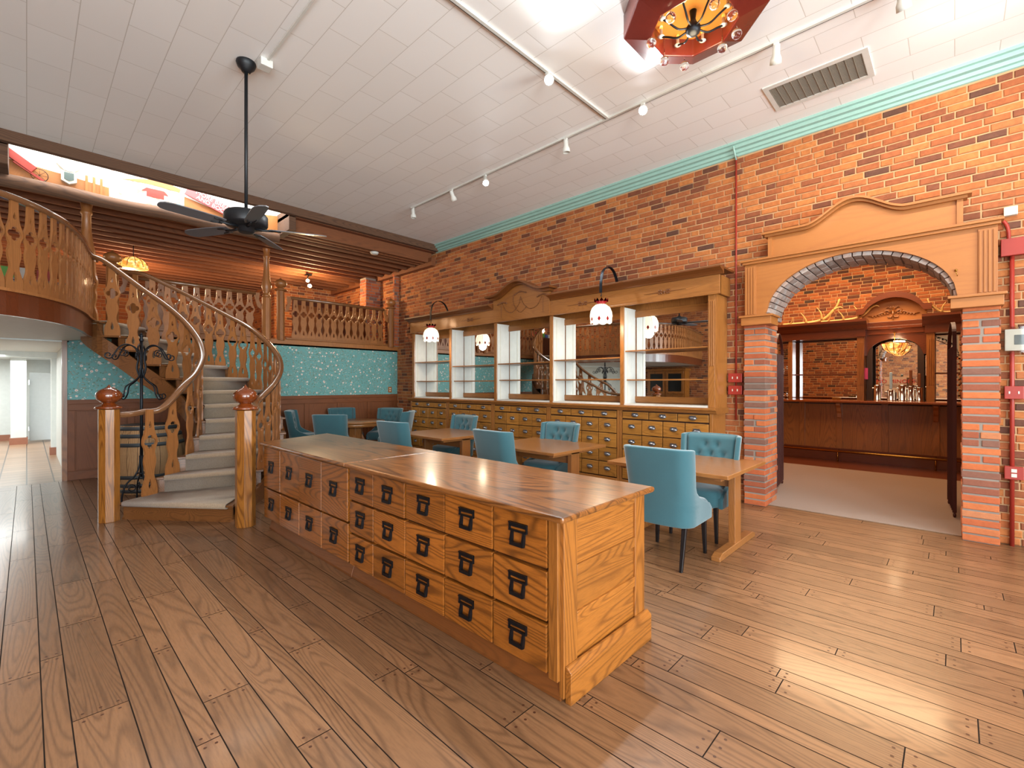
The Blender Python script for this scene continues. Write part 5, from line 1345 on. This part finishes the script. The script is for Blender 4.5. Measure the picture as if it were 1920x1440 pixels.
m.tube([(BB - .05, .92, 2.85), (BB - .05, .92, 3.05)], [.012, .02], 6).box(BB - .06, BB - .03, .88, .96, 3.03, 3.05)
obj('carved_ornament', m, 'cherry_z', t)
# stained glass pendant in the bar
t = thing('stained_glass_bowl', 'amber stained glass bowl light hanging before the arched bar mirror', 'pendant lamp', (12.16, .93, 2.3))
obj('bowl', MB().lathe([(.03, 2.13), (.10, 2.16), (.17, 2.22), (.21, 2.30), (.215, 2.34)], (12.16, .88, 0), 24), 'litamber', t)
obj('rim', MB().lathe([(.21, 2.335), (.222, 2.34), (.222, 2.35), (.21, 2.355)], (12.16, .88, 0), 24), 'brass', t)
m = MB()
for q in range(10):
    an = q * PI / 5; m.tube([(12.16 + r_ * math.cos(an), .88 + r_ * math.sin(an), z) for r_, z in ((.103, 2.158), (.173, 2.218), (.213, 2.3), (.218, 2.34))], .006, 5)
obj('leading', m, 'redglass', t)
obj('chain', MB().tube([(12.16, .88, 2.34), (12.16, .88, 2.56)], .008, 6).box(12.12, 12.32, .86, .90, 2.55, 2.575), 'brass', t)
lamp('bar_bowl_glow', 'POINT', (12.1, .88, 2.45), 5, (1, .72, .42), .1)
lamp('bar_ceiling_light', 'AREA', (11.2, 1.6, 4.5), 150, (1, .68, .38), 1.2, (0, 0, 0), 3.0)
lamp('bar_ceiling_light', 'AREA', (8.6, 1.2, 4.5), 80, (1, .74, .48), 1.5, (0, 0, 0), 3.0)
M['bluecard'] = simple('pale_blue_handle', (176, 204, 222), .35)
# beer taps
def px_y(px, X): u = (px - 960) / FPX; return X * (FW[1] + RT[1] * u) / (FW[0] + RT[0] * u)
TX = 11.45
taps = [(1645, .055, .30, None), (1671, .06, .21, (.55, 'bluecard')), (1692, .06, .30, None), (1708, .05, .28, (.5, 'wains_z')), (1724, .05, .26, (.42, 'wains_z'))]
nm_ = ['leftmost, with double side cocks', 'short one carrying a blue-white handle', 'tallest in the centre', 'with a dark paddle handle', 'nearest the right pilaster']
for k, (px, r_, h_, hd) in enumerate(taps):
    y = px_y(px, TX)
    t = thing('beer_tap', 'polished chrome beer tap column, ' + nm_[k], 'beer tap', (TX, y, 1.2), group='chrome beer taps on the bar')
    obj('column', MB().lathe([(r_ * 1.1, 1.2), (r_ * 1.1, 1.215), (r_, 1.22), (r_, 1.2 + h_ - .01), (r_ * .92, 1.2 + h_)], (TX, y, 0), 20), 'chrome', t)
    obj('spout', MB().tube([(TX - r_, y, 1.2 + h_ * .75), (TX - r_ - .06, y, 1.2 + h_ * .72), (TX - r_ - .09, y, 1.2 + h_ * .5)], .012, 8).tube([(TX, y + r_, 1.2 + h_ * .8), (TX, y + r_ + .03, 1.2 + h_ * .8)], .012, 8), 'chrome', t)
    if hd: obj('handle', MB().obox((TX - .05, y, 1.2 + h_ + hd[0] / 3.2), (.012, 0, 0), (0, .022, 0), (0, .0, hd[0] / 3.4)), hd[1], t, bevel=.01)

# NO MINORS notice
M['notice'] = simple('grey_brown_notice', (214, 186, 162), .5); M['noticered'] = simple('notice_red', (196, 30, 24), .5); M['noticedark'] = simple('notice_dark', (70, 50, 44), .5)
SX = 11.75; ya_, yb_ = px_y(1658, SX), px_y(1700, SX); sy = (ya_ + yb_) / 2; hw_ = abs(ya_ - yb_) / 2
t = thing('notice_sign', 'NO MINORS notice board standing behind the beer taps', 'sign', (SX, sy, 1.2))
t['label'] = 'small rectangular NO MINORS notice standing behind the beer taps'
obj('board', MB().box(SX, SX + .01, sy - hw_, sy + hw_, 1.36, 1.66), 'notice', t); obj('leg', MB().box(SX + .01, SX + .02, sy - .02, sy + .02, 1.2, 1.4), 'chrome', t)
YM = Matrix(((0, 0, -1, 0), (-1, 0, 0, 0), (0, 1, 0, 0), (0, 0, 0, 1)))
text_mesh('lettering', 'NO MINORS', 'noticered', .104, Matrix.Translation((SX - .003, sy, 1.57)) @ YM, t)
obj('small_print', MB().box(SX - .002, SX, sy - hw_ * .9, sy + hw_ * .9, 1.495, 1.503).box(SX - .002, SX, sy - hw_ * .7, sy + hw_ * .6, 1.46, 1.468), 'noticedark', t)
# antlers
def antler(y, z, s_, flip, label, X=12.3, rot=0.0):
    t = thing('antler', label, 'antler', (X, y, z), group='elk antlers on the back bar cornice')
    P2 = lambda l: [(X + c_ * .4, y + flip * a * s_, z + b * s_) for a, b, c_ in l]
    m = MB().tube(smooth_curve(P2([(.55, .03, 0), (.35, .03, 0), (.1, .035, .05), (-.15, .05, .1), (-.4, .12, .1), (-.55, .25, .05), (-.68, .42, 0), (-.74, .60, 0)]), 5), [.045 * s_] * 6 + [.044 * s_] * 10 + [.038 * s_] * 12 + [.024 * s_] * 7 + [.008 * s_], 8)
    obj('beam', m, 'antler', t)
    for pts in ([(.4, .03, 0), (.33, .10, -.1), (.30, .22, -.2)], [(.0, .04, 0), (.02, .16, -.1), (.12, .32, -.15)], [(-.35, .1, 0), (-.34, .26, -.1), (-.25, .42, -.1)], [(-.62, .33, 0), (-.74, .38, -.05), (-.82, .34, -.05)]):
        obj('tine', MB().tube(smooth_curve(P2(pts), 4), [.030 * s_ * (1 - i / 10) for i in range(9)], 7), 'antler', t)
antler(2.45, 2.88, .85, 1, 'pale elk antler lying on the left back bar cornice, tines up')
antler(1.75, 2.88, .75, 1, 'pale elk antler with one tall curved tine beside the carved crest')
antler(-.02, 2.88, .55, -1, 'grey forked antler on the back bar cornice by the right pillar')
# pink tag, brass plate, glasses
tag(obj('pink_tag', MB().box(12.33, 12.34, 1.33, 1.40, 1.62, 1.86), simple_key := 'redglass', bevel=.002), 'small pink tag hanging on the dark back bar post', 'tag')
M['pink'] = simple('pink_card', (222, 70, 130), .5); bpy.data.objects['pink_tag'].data.materials[0] = M['pink']
tag(obj('brass_plate', MB().box(11.6, 11.68, px_y(1576, 11.6), px_y(1560, 11.6), 1.2, 1.24), 'brass', bevel=.002), 'small brass plate standing on the bar left of the taps', 'plate')
for k in range(4):
    y = 2.88 + .13 * (k % 2); z = 1.78 if k < 2 else 1.14
    t = thing('goblet', 'clear stemmed goblet on the %s back bar shelf, %s' % ('upper' if k < 2 else 'lower', 'inner one' if k % 2 == 0 else 'outer one'), 'glass', (12.55, y, z), group='goblets on the back bar shelves')
    obj('bowl', MB().lathe([(.03, 0), (.004, .01), (.004, .08), (.03, .10), (.045, .14), (.042, .19), (.04, .19)], (12.55, y, z), 14), 'glass', t)
# folding gates
def gate(x0, y0, x1, y1, label):
    t = thing('folding_gate', label, 'gate', (x0, y0, 0)); a, b = Vector((x0, y0, 0)), Vector((x1, y1, 0)); n = 7
    d = (b - a)
    for k in range(n):
        p = a + d * k / (n - 1); obj('bar', MB().box(p.x - .012, p.x + .012, p.y - .018, p.y + .018, .06, 1.95), 'gate', t, bevel=.002)
        if k < n - 1:
            q = a + d * (k + 1) / (n - 1)
            for z in (.2, .8, 1.4): obj('lattice', MB().tube([(p.x, p.y, z), (q.x, q.y, z + .45)], .008, 5).tube([(p.x, p.y, z + .45), (q.x, q.y, z)], .008, 5), 'gate', t)
    for k in (0, n - 1):
        p = a + d * k / (n - 1); obj('caster', MB().sphere((p.x, p.y, .03), .03, 6, (1, .5, 1)), 'gate', t)
    hp = [(a.x + d.x * f, a.y + d.y * f, z) for f, z in ((0, 1.95), (0.05, 2.12), (.3, 2.24), (.6, 2.22), (.9, 2.1), (1, 1.95))]
    obj('hoop', MB().tube(smooth_curve(hp, 5), 1, prof=[(-.018, -.004), (.018, -.004), (.018, .004), (-.018, .004)], up=(.0, 0, 1), smooth=False), 'gate', t)
gate(7.28, 1.82, 7.95, 1.90, 'maroon folding scissor gate pushed back behind the left pillar')
gate(7.28, .0, 8.05, .05, 'maroon folding scissor gate pushed back behind the right pillar')

# ================================================================ things seen only in the hutch mirrors: cabinet by the left wall
t = thing('glazed_cabinet', 'golden oak glazed cabinet on the opposite side, seen in the nearest mirror', 'cabinet', (-4.2, 7.9, 0)); GC = .03
obj('body', MB().box(-4.47, -4.05, 7.2, 8.7, 0, 2.02), 'oak_z', t); obj('cornice', MB().box(-4.47, -3.98, 7.14, 8.76, 2.02, 2.1), 'oak_y', t, bevel=.01)
for k in range(2):
    for r_ in range(2):
        y0 = 7.24 + k * .73; z0 = .25 + r_ * .9
        d = obj('door', MB().box(-4.05, -4.02, y0, y0 + .08, z0, z0 + .85).box(-4.05, -4.02, y0 + .6, y0 + .69, z0, z0 + .85).box(-4.05, -4.02, y0 + .08, y0 + .6, z0, z0 + .09).box(-4.05, -4.02, y0 + .08, y0 + .6, z0 + .76, z0 + .85), 'oak_z', t, bevel=.004)
        obj('pane', MB().box(-4.045, -4.035, y0 + .08, y0 + .6, z0 + .09, z0 + .76), 'black', d)
